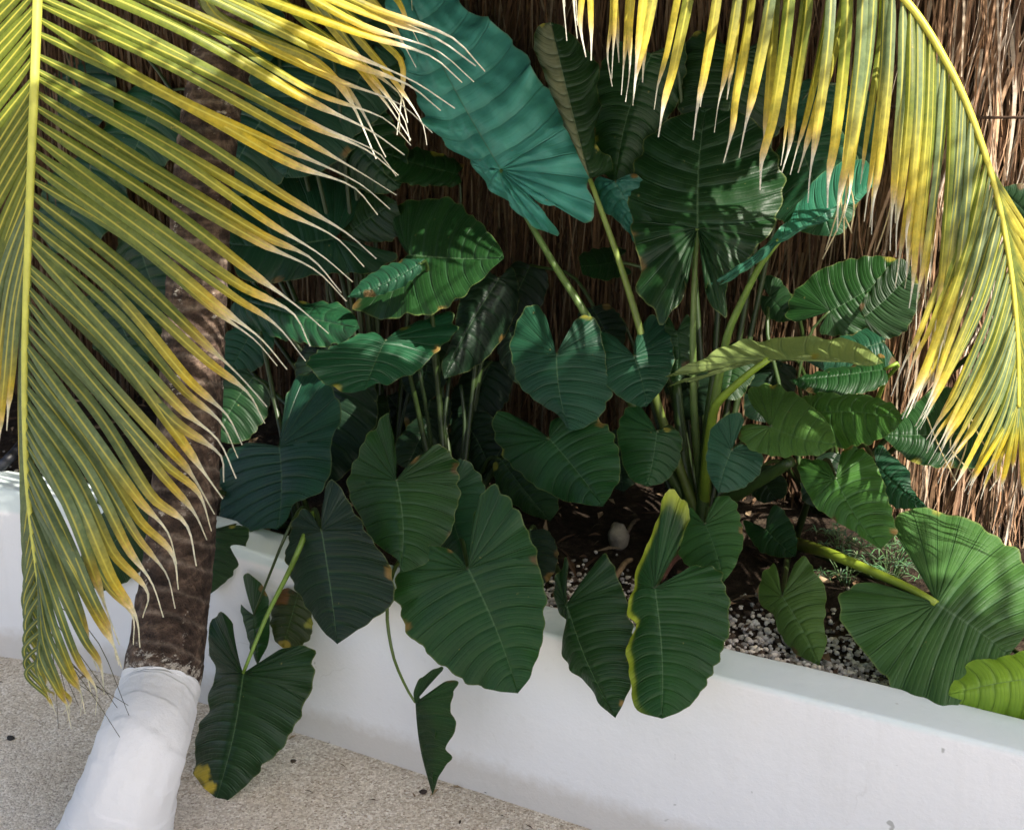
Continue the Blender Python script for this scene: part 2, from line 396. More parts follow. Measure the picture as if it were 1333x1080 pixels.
def fence():
    t = empty("thatch_fence", wl(.5, FW, .38), "tall brown fence of hanging dry palm thatch behind the big leaves", "fence")
    b = MB(); H = 2.25; Z0 = .36
    for i, p in enumerate(fl):
        for k in range(13):
            q = p + NB * .05; q.z = Z0 + H * k / 12
            s = .5 + .5 * noise.noise(Vector((i * .9, k * .2, 0)))
            b.add(q, (i / 40, k / 12), (.020 + .02 * s, .011 + .012 * s, .006 + .006 * s))
    for i in range(len(fl) - 1):
        for k in range(12):
            a = i * 13 + k; b.face(a, a + 1, a + 14, a + 13)
    b.build("backing", M_THATCH, t)
    b = MB(); n = len(fl)
    cols = [(.20, .110, .052), (.27, .155, .076), (.34, .22, .12), (.15, .078, .036), (.40, .30, .19), (.24, .125, .055), (.10, .050, .024)]
    for q in range(14000):
        f = R.random()
        f = f * .78 if R.random() < .82 else .78 + f * .22
        i = f * (n - 1); i0 = int(i); base = fl[min(i0, n - 1)].lerp(fl[min(i0 + 1, n - 1)], i - i0)
        z1 = Z0 + .25 + (H - .15) * R.random() ** .9
        ln = R.uniform(.35, 1.0)
        wdt = R.choice((.0015, .0019, .0023, .003, .0036, .0052))
        lean = R.gauss(0, .07) if R.random() < .86 else R.gauss(0, .28)
        proud = R.uniform(.0, .075); c0 = R.choice(cols); br = R.uniform(.72, 1.28)
        br *= .40 * (1 + 2.7 * max(0, min(1, (noise.noise(Vector((i * .11, 0, 5))) * .12 + (base - P0).dot(DW) - 1.02) / .28))); rt = max(0, min(1, ((base - P0).dot(DW) - 1.02) / .28)); c0 = (c0[0], c0[1] * (1 + .12 * rt), c0[2] * (1 + .42 * rt)); col = tuple(x * br for x in c0)  # strands painted darker at centre and paler at right to imitate shade and sun
        ph = R.uniform(0, 6); cur = R.gauss(0, .025); seg = 6; prev = None; tw = R.uniform(-.9, .9)
        for k in range(seg + 1):
            s = k / seg
            p = base + DW * (lean * ln * s + cur * math.sin(ph + s * 4)) - NB * (proud * (.5 + .6 * s) - .04 + .01 * math.sin(ph * 2 + s * 5))
            p.z = max(Z0 + .03, z1 - ln * s)
            wd = wdt * (1 - .7 * s ** 2)
            ax = DW * math.cos(tw + s) * wd + NB * math.sin(tw + s) * wd
            a = b.add(p - ax, (0, s), col); c = b.add(p + ax, (1, s), col)
            if prev: b.face(prev[0], prev[1], c, a)
            prev = (a, c)
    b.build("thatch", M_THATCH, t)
    b = MB()
    for q in range(9500):
        sx = R.uniform(-2.6, 1.50); w1 = R.uniform(.52, 1.14); ln = R.uniform(.22, .42)
        if sx > 1.25 and w1 < .70: continue
        if sx > 1.35 and R.random() < .4: continue
        tl = R.gauss(0, .16); z0 = 2.02 + .30 * (w1 - .2) + R.uniform(-.03, .05)
        col = tuple(x * R.uniform(.4, .9) for x in R.choice(cols)); prev = None; wd = R.uniform(.004, .011)
        base = wl(sx, w1) if sx > -.6 else wl(sx, w1) - NB * .18 * min(1, (-.6 - sx))
        if abs(sx + .30) < .17 and .05 < w1 < .75: continue
        for k in range(4):
            v = k / 3; p = base - NB * (ln * v * .9) + DW * (tl * v * ln); p.z = z0 - .30 * ln * v - .06 * v * v
            a = b.add(p - DW * wd, (0, v), col); c = b.add(p + DW * wd, (1, v), col)
            if prev: b.face(prev[0], prev[1], c, a)
            prev = (a, c)
    b.build("shade_eave", M_THATCH, t)  # unseen thatch strands added overhead to shade the bed and fence
    b = MB(); pts = []
    for k in range(30):
        s = -2.2 + 4.8 * k / 29
        pts.append(wl(s, FW - .055, 1.455 + .012 * math.sin(k * 1.7)))
    tube(b, pts, [.0035] * 30, (.05, .03, .02), 6)
    b.build("tie_wire", M_LITTER, t)
fence()

# ------------------------------------------------------------------ loose things on the bed and the ground
def blob(mb, c, r, col, sq=(1, 1, 1), seed=0, sub=1):
    bm = bmesh.new(); bmesh.ops.create_icosphere(bm, subdivisions=sub, radius=1)
    rot = R.uniform(0, 6.28); cr_, sr_ = math.cos(rot), math.sin(rot); base = len(mb.v)
    for v in bm.verts:
        d = 1 + .35 * noise.noise(v.co * 1.4 + Vector((seed * 7.3, seed, 0)))
        x, y, z = v.co.x * r * sq[0] * d, v.co.y * r * sq[1] * d, v.co.z * r * sq[2] * d
        mb.add((c[0] + x * cr_ - y * sr_, c[1] + x * sr_ + y * cr_, c[2] + z), (0, 0), col)
    for f in bm.faces: mb.face(*[base + v.index for v in f.verts])
    bm.free()
b = MB()
for q in range(6500):
    s = R.uniform(-1.5, 2.3) if R.random() < .3 else R.uniform(.45, 2.0); w = WT - .01 + abs(R.gauss(0, .13))
    if w > .75: continue
    if s < .55 and R.random() < .8: continue
    p = wl(s, w, .402 + noise.noise(wl(s, w) * 3) * .012)
    g = R.uniform(.22, .74); t = R.random()
    col = (g, g * (.97 - .07 * t), g * (.93 - .2 * t)) if R.random() > .15 else (.07, .05, .035)
    blob(b, p + Vector((0, 0, R.uniform(0, .008))), R.uniform(.0035, .0085), col, (1, R.uniform(.6, 1), R.uniform(.5, .9)), q)
tag(b.build("gravel", M_STONE, None, False), "loose pale gravel lying on the soil behind the wall top", "gravel", None, "stuff")
b = MB()
for q in range(520):
    s = R.uniform(-1.6, 2.3); w = R.uniform(WT + .03, .98)
    p = wl(s, w, .412 + R.uniform(0, .02)); a = R.uniform(0, 6.28)
    d = Vector((math.cos(a), math.sin(a), R.gauss(0, .2))) * R.uniform(.008, .045); e = Vector((-math.sin(a), math.cos(a), R.gauss(0, .5))) * R.uniform(.002, .010)
    g = R.uniform(.4, 1.5); col = R.choice([(.10, .06, .035), (.16, .10, .055), (.05, .03, .02), (.22, .16, .10)]); col = tuple(x * g for x in col)
    i = [b.add(p - d, (0, 0), col), b.add(p + e + Vector((0, 0, .004)), (0, 0), col), b.add(p + d, (0, 0), col), b.add(p - e + Vector((0, 0, .006)), (0, 0), col)]
    b.face(*i)
tag(b.build("leaf_litter", M_LITTER, None, False), "brown scraps of dead leaf strewn over the dark soil", "leaf litter", None, "stuff")

b = MB()
for q in range(90):
    pp_ = pl[R.randrange(20, 130)] - NB * abs(R.gauss(0, .07)) - NB * .01 if R.random() < .75 else Vector((R.uniform(-1.5, .4), R.uniform(2.1, 2.9), 0))
    p = Vector((pp_.x, pp_.y, .004)); a = R.uniform(0, 6.28); r = R.uniform(.002, .008)
    d = Vector((math.cos(a), math.sin(a), 0)) * r * R.uniform(1, 2.5); e = Vector((-math.sin(a), math.cos(a), 0)) * r * .5
    col = R.choice([(.10, .065, .04), (.18, .12, .07), (.05, .035, .025), (.24, .18, .11)])
    i = [b.add(p - d, (0, 0), col), b.add(p + e + Vector((0, 0, r * .8)), (0, 0), col), b.add(p + d + Vector((0, 0, r * .3)), (0, 0), col), b.add(p - e + Vector((0, 0, r * .2)), (0, 0), col)]
    b.face(*i)
tag(b.build("ground_litter", M_LITTER, None, False), "tiny dry scraps blown against the foot of the white wall", "litter", None, "stuff")
p = atz(804, 712, .40); b = MB()
blob(b, p + Vector((0, 0, .030)), .029, (.22, .195, .15), (1, .9, 1.25), 3, 3)
tag(b.build("broken_stone", M_STONE), "pale broken stone upright on the dark soil between the front leaves", "stone")
def twig(pxa, pxb, z, r, col, name, label):
    a, c = atz(*pxa, z), atz(*pxb, z + .012); m = a.lerp(c, .5) + Vector((.004, .006, .012))
    b = MB(); tube(b, cr([a, m, c], 10), [r * (1 - .4 * k / 9) for k in range(10)], col, 7, rough=.4)
    tag(b.build(name, M_LITTER), label, "stick")
twig((801, 752), (822, 728), .415, .009, (.22, .15, .08), "dead_stick", "thick tan stick lying on the soil below the broken stone")
twig((815, 695), (832, 676), .42, .006, (.12, .09, .06), "dead_stick", "thin grey stick lying on the soil behind the broken stone")
twig((858, 752), (888, 722), .43, .012, (.11, .05, .035), "dead_stick", "reddish brown stick in the notch of the leaf with a lime edge")
gb = (("largest dark pebble on the sand against the foot of the wall", 632, 1027, .010, (.02, .02, .02)),
      ("dark pebble beside the tip of the narrow hanging leaf", 551, 1030, .007, (.04, .03, .025)),
      ("black pebble on the grey sand left of the white trunk base", 14, 960, .008, (.03, .03, .03)),
      ("small dark pebble on the sand right of the leaf with yellow spots", 382, 990, .006, (.06, .045, .03)))
for k, (lab, x, y, r, col) in enumerate(gb):
    b = MB(); q = atz(x, y, r * .5); blob(b, q, r, col, (1.25, .85, .7), k, 2)
    tag(b.build("pebble", M_STONE), lab, "pebble", "dark pebbles on the sand")

# black hose over the left end of the wall
b = MB()
hp = [Vector((-1.95, 3.02, .30)), atw(-40, 640, 0.10), atw(-5, 612, .03), atw(15, 594, .05), atw(33, 572, .16), atw(60, 545, .40), atw(95, 560, .62)]
hp = cr(hp, 40); tube(b, hp, [.0145] * 40, (.012, .013, .018), 12)
tag(b.build("hose", M_HOSE), "black hose bent over the left end of the white wall top", "hose")

# feathery little plant in the bed
def feathery(px, py, lab, n, sc, seed):
    q = atz(px, py, .405); t = empty("feathery_plant", q, lab, "plant", "feathery plants in the bed")
    rr = random.Random(seed); b = MB(); st = MB()
    for k in range(n):
        a = rr.uniform(0, 6.28); h = rr.uniform(.03, .10) * sc; sp = rr.uniform(.02, .12) * sc
        top = q + Vector((math.cos(a) * sp, math.sin(a) * sp, h))
        tube(st, cr([q + Vector((math.cos(a) * .01, math.sin(a) * .01, 0)), q.lerp(top, .5) + Vector((0, 0, .02 * sc)), top], 6), [.0013] * 6, (.08, .14, .05), 5)
        for j in range(rr.randint(9, 14)):
            aa = rr.uniform(0, 6.28); l = rr.uniform(.022, .048) * sc; d = Vector((math.cos(aa), math.sin(aa), rr.uniform(-.15, .7))).normalized()
            sd = d.cross(Vector((0, 0, 1))).normalized() * .0014; col = (.10 * rr.uniform(.7, 1.5), .19 * rr.uniform(.7, 1.4), .10)
            m = top + d * l * .5 + Vector((0, 0, .003)); e = top + d * l + Vector((0, 0, -.006))
            i = [b.add(top - sd * .6, (0, 0), col), b.add(top + sd * .6, (0, 0), col), b.add(m + sd, (0, 0), col), b.add(m - sd, (0, 0), col), b.add(e, (0, 0), col)]
            b.face(i[0], i[1], i[2], i[3]); b.face(i[3], i[2], i[4])
    b.build("foliage", M_GRASS, t); st.build("stem", M_GRASS, t)
feathery(1158, 762, "largest feathery grey-green plant beside the thick lime leaf stalk", 26, 1.1, 1)
feathery(1100, 760, "small feathery plant below the thick lime leaf stalk", 14, .8, 2)
feathery(1092, 716, "low feathery plant above the thick lime leaf stalk near its base", 12, .7, 3)

# ------------------------------------------------------------------ elephant ears
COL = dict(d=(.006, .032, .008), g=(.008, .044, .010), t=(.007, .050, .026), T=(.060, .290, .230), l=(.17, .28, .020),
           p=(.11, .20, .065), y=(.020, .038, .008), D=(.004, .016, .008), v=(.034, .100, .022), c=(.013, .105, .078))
def leaf(plant, name, n0, tip, A, B, w, dT=-.12, dA=0.0, dB=0.0, c='g', nv=9, ruf=.022, bend=.07, quilt=.010, pet=None, base=None, pr=.0065, edge=None, spots=None, pcol=(.030, .055, .012), label=None, stripe=None, tipdrop=.0, puck=.0):
    quilt *= .62
    n0 = Vector((*n0, 0)); tip = Vector((*tip, 0)); ax = tip - n0; Lp = ax.length; axn = ax / Lp
    seed = (n0.x * .37 + n0.y * .11); rr = random.Random(int(seed * 1000))
    def sideq(p):
        d = p - n0; return d.dot(axn) / Lp, (axn.x * d.y - axn.y * d.x) / Lp
    sgn = {}
    for key, O in (('A', A), ('B', B)):
        m = 0
        for p in O: m += sideq(Vector((*p, 0)))[1]
        sgn[key] = 1 if m > 0 else -1
    def W(p):
        s, q = sideq(p)
        ww = w + s * dT
        if q * sgn['A'] > 0: ww += abs(q) * dA
        else: ww += abs(q) * dB
        return ww
    def P3(p): return atw(p.x, p.y, W(p))
    nv = int(nv * 1.45); mb = MB(); nU, nV = 84, 16
    base3 = COL[c]; tt = rr.uniform(.86, 1.16); tint = (tt * rr.uniform(.85, 1.5), tt, tt * rr.uniform(.75, 1.08))
    if spots is None and Lp > 60:
        spots = []
        for q in range(rr.choice((0, 1, 1, 2, 3))):
            O_ = rr.choice((A, B)); q_ = rr.choice(O_); spots.append((q_[0], q_[1], rr.uniform(4, 9), rr.choice(((.16, .10, .03), (.20, .19, .03), (.08, .05, .02)))))
    L3 = (P3(tip) - P3(n0)).length
    size = max(.12, L3)
    # mean normal towards the camera
    pa = P3(Vector((*A[len(A) // 2], 0))); pb = P3(Vector((*B[len(B) // 2], 0)))
    nn = (P3(tip) - P3(n0)).cross(pb - pa)
    if nn.length < 1e-9: nn = -FWD
    nn.normalize()
    if nn.dot(CAM - P3(n0)) < 0: nn = -nn
    view = (CAM - P3(n0)).normalized()
    nn = (nn * .6 + view * .6).normalized()
    ph = rr.uniform(0, 6.28); ph2 = rr.uniform(0, 6.28)
    curve = rr.uniform(-.05, .05)
    for side, O in ((0, A), (1, B)):
        o = cr([n0] + [Vector((*p, 0)) for p in O] + [tip], nU + 1)
        # part of the rim that belongs to the basal lobe: its veins start at the stalk
        k0 = 0
        for k in range(nU + 1):
            if sideq(o[k])[0] < .10: k0 = k
        k0 = min(k0, int(nU * .6))
        grid = []
        for k in range(nU + 1):
            U = k / nU
            t = 0 if k <= k0 else ((k - k0) / (nU - k0)) ** 1.05
            m = n0.lerp(tip, t) + Vector((-axn.y, axn.x, 0)) * (math.sin(t * math.pi) * curve * Lp)
            vn = U * nv + .25
            scal = .030 * (abs(math.sin(math.pi * vn)) - .6) * (.6 + .8 * abs(math.sin(vn * 1.3 + ph))) + .014 * math.sin(vn * 7.1 + ph) + .016 * math.sin(vn * 3.1 + ph2)
            fade = min(1, U * 6) * min(1, (1 - U) * 6)
            q = m + (o[k] - m) * (1 + scal * fade)
            row = []
            for j in range(nV + 1):
                V = j / nV
                # side veins sweep towards the tip
                pxy = m.lerp(q, V) + axn * (-.035 * Lp * math.sin(math.pi * V) * fade * (1 if k > k0 else 0))
                p = P3(pxy)
                fr = math.sin(math.pi * (vn % 1.0))
                h = quilt * fr * (V ** .6) * (1.2 - V) * (1.3 + .8 * noise.noise(Vector((vn * .8, V * 3, seed)))) * 1.5
                h -= .010 * math.exp(-(V / .10) ** 2)
                h += ruf * (.7 + .6 * math.sin(vn * .9 + ph2)) * math.sin(2 * math.pi * vn * .37 + ph) * V ** 3 + ruf * .8 * math.sin(2 * math.pi * vn * .81 + ph2) * V ** 5
                h -= bend * V * V * (.6 + .4 * math.sin(math.pi * U))
                h += .030 * noise.noise(p * 7 + Vector((seed, 0, 0))) * V
                h -= tipdrop * t * t
                if puck: h += puck * (noise.noise(p * 22 + Vector((seed, 1, 2))) + .6 * math.sin(V * 22 + vn * 1.7) * fr) * min(1, V * 4) * (1 - .5 * V)
                p = p + nn * (h * size * fade if V > 0 else h * size)
                col = [x * y for x, y in zip(base3, tint)]
                if edge and side == edge[0] and V > edge[1]:  # rim painted lime, imitating sunlight through the curled edge
                    f = min(1, (V - edge[1]) / (1 - edge[1]) * 1.8) * min(1, max(0, (1 - abs(U - edge[2]) / edge[3]) * 3))
                    col = [a + (e - a) * f for a, e in zip(col, (.30, .36, .03))]
                if stripe and side == stripe[0] and V < stripe[1]:
                    f = min(1, (1 - V / stripe[1]) * 2.5)
                    col = [a + (e - a) * f for a, e in zip(col, (.14, .155, .09))]
                if spots:
                    for (sx, sy, sr, sc) in spots:
                        dd = math.hypot(pxy.x - sx, pxy.y - sy) / sr + .5 * noise.noise(Vector((pxy.x * .12, pxy.y * .12, 3)))
                        f = max(0, min(1, (1 - dd) * 4)); col = [a + (e - a) * f for a, e in zip(col, sc)]
                row.append(mb.add(p, (vn + side * 20 + .5 if False else vn + side * 20, V), col))
            grid.append(row)
        for k in range(nU):
            for j in range(nV):
                a, b2, c2, d = grid[k][j], grid[k + 1][j], grid[k + 1][j + 1], grid[k][j + 1]
                f = (a, b2, c2, d)
                va = Vector(mb.v[a]); nrm = (Vector(mb.v[b2]) - va).cross(Vector(mb.v[c2]) - va) + (Vector(mb.v[c2]) - va).cross(Vector(mb.v[d]) - va)
                if nrm.length < 1e-10: continue
                if nrm.dot(nn) < 0: f = (d, c2, b2, a)
                mb.face(*f)
    o = mb.build(name, M_LEAF, plant)
    if label: o["label"] = label
    # the stalk
    s0 = P3(n0) - nn * (.010 * size)
    pts = [s0]
    if pet:
        for (x, y, ww) in pet: pts.append(atw(x, y, ww))
    bs = base if base is not None else Vector(plant.location)
    bs = bs + Vector((rr.uniform(-.03, .03), rr.uniform(-.03, .03), -.01))
    if not pet:
        h = max(pts[0].z, bs.z) + .10 * size
        back = pts[0].lerp(bs, .3); back.z = max(back.z, pts[0].z - .02) + .05 * size
        mid = pts[0].lerp(bs, .65); mid.z = pts[0].z * .55 + bs.z * .45
        pts += [back - view * .07, mid - view * .10]
    if not (pet and pet[-1][2] is None): pts.append(bs)
    pp = cr(pts, 26); nP = len(pp)
    if name:
        m2 = MB()
        rads = [pr * (.62 + .9 * (i / (nP - 1))) * (1 + .25 * math.sin(math.pi * min(1, i / nP * 6)) * 0) for i in range(nP)]
        cols = [tuple(x * (1.0 - .65 * (i / (nP - 1))) for x in pcol) for i in range(nP)]  # stalks painted darker towards the base to imitate shade in the bed
        tube(m2, pp, rads, pcol, 9, cols)
        m2.build("petiole", M_STEM, o)
    return o

GRP = "elephant ear plants in the planter bed"
def plant(px, py, lab): return empty("elephant_ear_plant", atz(px, py, .41), lab, "plant", GRP)
PA = plant(400, 690, "elephant ear plant right behind the palm trunk, one leaf hanging down to the sand")
PB = plant(590, 690, "elephant ear plant left of centre with broad dark green leaves draped over the white wall")
PC = plant(915, 716, "tallest elephant ear plant with thick green stems and giant upright teal leaves")
PD = plant(716, 722, "small low elephant ear plant beside the pale broken stone")
PE = plant(1040, 708, "elephant ear plant with one huge sunlit leaf on a thick lime stalk at right")
PF = plant(1075, 668, "elephant ear plant under the right palm frond with sun-flecked flat leaves against the fence")
PG = plant(500, 640, "dark elephant ear plant at the back, its teal leaves behind the left palm frond")
LF = "leaf"
# --- plant behind the trunk
leaf(PA, LF, (363, 581), (361, 689), [(324, 575), (288, 592), (284, 640), (286, 688), (315, 695), (330, 689), (347, 687)],
     [(366, 555), (372, 510), (386, 488), (414, 485), (435, 515), (441, 545), (429, 569), (429, 605), (417, 635), (399, 648), (381, 654), (373, 675)], .22, -.16, .06, -.05, 't', 9)
leaf(PA, LF, (418, 690), (439, 838), [(405, 670), (390, 662), (375, 690), (370, 727), (380, 762), (402, 798), (422, 824)],
     [(419, 650), (430, 622), (455, 658), (485, 705), (508, 745), (510, 780), (490, 803), (460, 823)], -.07, -.10, .06, .04, 'D', 9, bend=.05)
leaf(PA, LF, (316, 876), (279, 1046), [(309, 860), (299, 825), (297, 808), (285, 798), (272, 808), (270, 852), (277, 886), (268, 904), (269, 920), (252, 956), (249, 986), (250, 1015), (263, 1034)],
     [(341, 863), (363, 845), (392, 841), (405, 849), (407, 867), (400, 900), (385, 938), (363, 975), (341, 997), (311, 1030), (290, 1045)], -.20, -.10, .10, .06, 'd', 10, ruf=.03,
     pet=[(330, 842, -.17), (350, 795, -.12), (374, 748, -.09), (392, 708, -.08), (408, 668, .06)], pr=.0065, pcol=(.14, .24, .03),
     spots=[(262, 1008, 13, (.50, .36, .03)), (272, 1024, 10, (.55, .40, .04)), (258, 1020, 8, (.20, .15, .02))], label="low hanging leaf with yellow rot spots at its tip")
leaf(PA, LF, (330, 800), (335, 866), [(321, 799), (311, 787), (317, 815), (325, 845)], [(322, 775), (314, 752), (323, 747), (343, 766), (349, 800), (348, 835)], -.06, -.03, .05, .0, 'g', 6,
     pet=[(352, 745, -.05), (375, 690, -.04), (395, 660, .07)], pr=.004)
leaf(PA, LF, (388, 772), (368, 843), [(372, 765), (355, 778), (351, 805), (356, 832)], [(396, 778), (405, 805), (402, 830), (385, 843)], -.03, -.05, .03, .03, 'y', 6,
     spots=[(365, 774, 15, (.13, .055, .015)), (370, 840, 8, (.24, .18, .03)), (404, 812, 8, (.20, .20, .03))], label="small leaf browning along its upper edge", pet=[(397, 730, -.06), (410, 675, .05)], pr=.004)
leaf(PA, LF, (280, 690), (270, 776), [(300, 684), (322, 690), (313, 727), (297, 753)], [(262, 700), (255, 740), (260, 768)], .0, -.04, .03, .0, 'd', 7)
leaf(PA, LF, (195, 640), (104, 758), [(150, 605), (112, 680), (102, 735)], [(205, 690), (182, 742), (135, 769)], .0, -.06, .03, .03, 'd', 8)
leaf(PA, LF, (330, 490), (282, 575), [(318, 480), (296, 485), (278, 520)], [(350, 500), (345, 540), (315, 575)], .42, -.08, .0, .0, 'd', 7)
leaf(PA, LF, (310, 388), (468, 427), [(290, 375), (283, 352), (320, 362), (357, 379), (390, 385), (438, 388), (460, 408)], [(297, 400), (310, 415), (336, 427), (372, 436), (414, 446), (447, 440)], .46, -.16, .5, -.35, 't', 9)
# --- back left plant
leaf(PG, LF, (436, 310), (296, 318), [(448, 296), (478, 262), (470, 240), (430, 224), (370, 213), (316, 222), (292, 262)], [(470, 318), (515, 328), (502, 342), (474, 353), (420, 354), (360, 364), (312, 360)], .66, -.10, .25, -.25, 't', 9)
leaf(PG, LF, (445, 308), (516, 262), [(442, 290), (452, 265), (482, 248)], [(482, 314), (515, 308), (520, 284)], .70, -.02, .2, -.1, 'd', 6)
leaf(PG, LF, (420, 70), (372, 232), [(392, 62), (350, 48), (325, 90), (322, 150), (345, 205)], [(440, 55), (480, 40), (512, 80), (500, 150), (450, 200), (405, 228)], .80, -.16, .1, .1, 't', 9)
leaf(PG, LF, (350, 140), (285, 260), [(330, 120), (290, 130), (270, 190), (272, 235)], [(370, 130), (400, 150), (395, 205), (345, 245)], .72, -.14, .1, .1, 't', 8)
leaf(PG, LF, (596, 226), (492, 196), [(604, 212), (570, 196), (530, 190)], [(600, 238), (566, 240), (525, 236), (500, 220)], .82, -.10, .3, -.3, 'd', 7, pet=[(600, 262, .82), (575, 330, .75)], pr=.005)
leaf(PG, LF, (440, 30), (520, 130), [(430, 10), (460, -20), (500, 0), (535, 60)], [(420, 40), (430, 90), (465, 130), (500, 140)], .9, -.1, .0, .0, 'd', 8)
leaf(PG, LF, (300, 10), (345, 90), [(310, -10), (345, -10), (370, 40)], [(285, 20), (290, 70), (320, 95)], .85, -.1, .0, .0, 't', 6)
leaf(PG, LF, (430, 150), (520, 245), [(440, 130), (480, 128), (520, 170), (530, 215)], [(420, 165), (425, 210), (465, 245), (500, 252)], .80, -.1, .1, 0, 'd', 8)
leaf(PG, LF, (440, 480), (400, 640), [(420, 470), (385, 500), (372, 560), (385, 620)], [(465, 470), (490, 520), (470, 590), (430, 630)], .50, -.14, .0, .0, 'D', 8)
# --- left of centre plant
leaf(PB, LF, (531, 331), (656, 336), [(522, 319), (510, 295), (503, 277), (519, 259), (540, 254), (585, 256), (609, 274), (636, 301), (653, 325)],
     [(512, 350), (475, 382), (455, 392), (462, 402), (486, 409), (540, 406), (570, 400), (594, 385), (630, 357)], .52, -.12, .28, -.30, 'g', 9)
leaf(PB, LF, (546, 343), (452, 387), [(552, 336), (519, 337), (492, 348), (468, 364)], [(549, 350), (528, 367), (504, 379), (480, 385)], .36, -.05, .15, -.1, 't', 7, quilt=.007)
leaf(PB, LF, (501, 443), (474, 508), [(492, 434), (480, 430), (466, 433), (450, 440), (402, 460), (401, 472), (417, 490), (438, 502), (452, 509)],
     [(525, 424), (555, 412), (585, 400), (592, 408), (594, 427), (570, 454), (546, 478), (519, 491), (503, 500), (492, 497)], .33, -.20, -.02, .03, 't', 10)
leaf(PB, LF, (650, 362), (578, 493), [(630, 352), (600, 385), (590, 435), (575, 472)], [(668, 348), (676, 392), (655, 440), (618, 478)], .62, -.16, -.05, .1, 'D', 8, bend=.12)
leaf(PB, LF, (609, 740), (674, 902), [(585, 715), (545, 712), (516, 742), (514, 780), (525, 815), (555, 850), (600, 885), (640, 898)],
     [(612, 700), (618, 655), (636, 631), (656, 642), (680, 680), (700, 730), (708, 790), (702, 840), (690, 880)], -.08, -.16, .0, .0, 'g', 11, bend=.04)
leaf(PB, LF, (516, 625), (521, 745), [(515, 596), (508, 560), (501, 533), (482, 557), (465, 584), (449, 629), (462, 662), (480, 698), (497, 714), (518, 729)],
     [(537, 597), (570, 577), (587, 590), (595, 608), (595, 650), (582, 695), (558, 728), (535, 741)], .05, -.14, .04, .06, 'g', 10)
leaf(PB, LF, (582, 640), (612, 738), [(566, 610), (548, 630), (552, 690), (585, 728)], [(588, 605), (606, 598), (626, 625), (636, 665), (631, 708)], .15, -.10, .02, .05, 't', 8)
leaf(PB, LF, (540, 914), (563, 1034), [(538, 898), (547, 882), (574, 867), (572, 875), (553, 889), (546, 906), (557, 926), (567, 951), (565, 990)],
     [(550, 913), (568, 894), (585, 885), (594, 891), (585, 918), (592, 945), (581, 972), (585, 988), (575, 1002)], -.13, -.02, -.10, .06, 'd', 8, bend=.02,
     pet=[(528, 893, -.11), (511, 850, -.07), (504, 790, -.03), (520, 730, .12)], pr=.0045, pcol=(.10, .15, .03), label="narrow folded leaf on a long thin stalk")
leaf(PB, LF, (652, 598), (716, 678), [(640, 605), (648, 640), (684, 668)], [(672, 590), (715, 630), (726, 660)], .42, -.06, 0, 0, 'd', 7)
leaf(PB, LF, (560, 520), (545, 590), [(535, 515), (525, 550)], [(585, 520), (580, 560)], .6, -.06, 0, 0, 'D', 6)
leaf(PB, LF, (715, 571), (785, 659), [(695, 555), (665, 538), (643, 534), (638, 556), (649, 586), (676, 617), (720, 645), (760, 656)],
     [(716, 548), (742, 530), (780, 545), (797, 568), (804, 600), (799, 632)], .34, -.16, -.02, .06, 'g', 9)
# --- low plant by the stone
leaf(PD, LF, (737, 786), (801, 934), [(733, 770), (738, 745), (734, 724), (722, 748), (721, 790), (738, 812), (727, 842), (741, 870), (764, 894), (781, 918)],
     [(757, 757), (775, 728), (785, 717), (800, 745), (815, 790), (822, 850), (818, 895), (810, 916)], -.02, -.12, .04, .03, 'd', 10, ruf=.035)
# --- tall centre plant
leaf(PC, LF, (651, 221), (512, -45), [(683, 247), (716, 290), (710, 305), (687, 290), (656, 263), (629, 243), (602, 203), (578, 192), (555, 165), (531, 125), (518, 88), (507, 34), (500, -10)],
     [(676, 240), (703, 265), (727, 268), (754, 290), (769, 280), (764, 250), (754, 203), (737, 169), (720, 135), (697, 95), (673, 68), (656, 44), (629, 20), (602, 8), (570, -30)],
     .62, .26, .12, .02, 'T', 12, ruf=.040, quilt=.034, puck=.016, pet=[(690, 290, .60), (725, 350, .58), (763, 410, .56), (820, 520, .55)], pr=.010, pcol=(.12, .20, .05), label="giant teal leaf standing upright")
leaf(PC, LF, (768, 233), (717, 29), [(752, 199), (726, 142), (707, 92), (695, 58), (697, 38), (706, 31)], [(796, 222), (795, 205), (778, 190), (774, 168), (782, 142), (778, 112), (779, 82), (760, 60), (742, 42), (730, 33)],
     .58, .14, -.15, .25, 'd', 9, bend=.03, quilt=.005, pet=[(783, 275, .57), (806, 340, .56), (834, 432, .55), (860, 540, .55)], pr=.009, pcol=(.16, .22, .04), stripe=(0, 1.0), label="folded leaf with a dried grey-tan half")
leaf(PC, LF, (908, 297), (918, 140), [(900, 325), (891, 362), (893, 377), (862, 416), (845, 398), (828, 380), (830, 340), (822, 300), (815, 260), (820, 222), (832, 192), (850, 168), (880, 150)],
     [(914, 330), (922, 362), (918, 385), (940, 411), (944, 395), (950, 352), (975, 330), (1000, 303), (1015, 264), (1020, 237), (1010, 195), (985, 157), (950, 143)],
     .52, .22, .05, .02, 'd', 11, quilt=.034, puck=.014, ruf=.03, pet=[(905, 340, .53), (903, 400, .54), (902, 450, .55), (905, 560, .57)], pr=.0085, pcol=(.12, .19, .05), label="dark glossy upright leaf with sagging lobes")
leaf(PC, LF, (800, 236), (858, 373), [(776, 230), (770, 250), (782, 274), (805, 290), (825, 320), (838, 352)], [(825, 226), (842, 245), (848, 290), (860, 330)], .62, -.06, .06, .06, 'c', 8, quilt=.022, puck=.02)
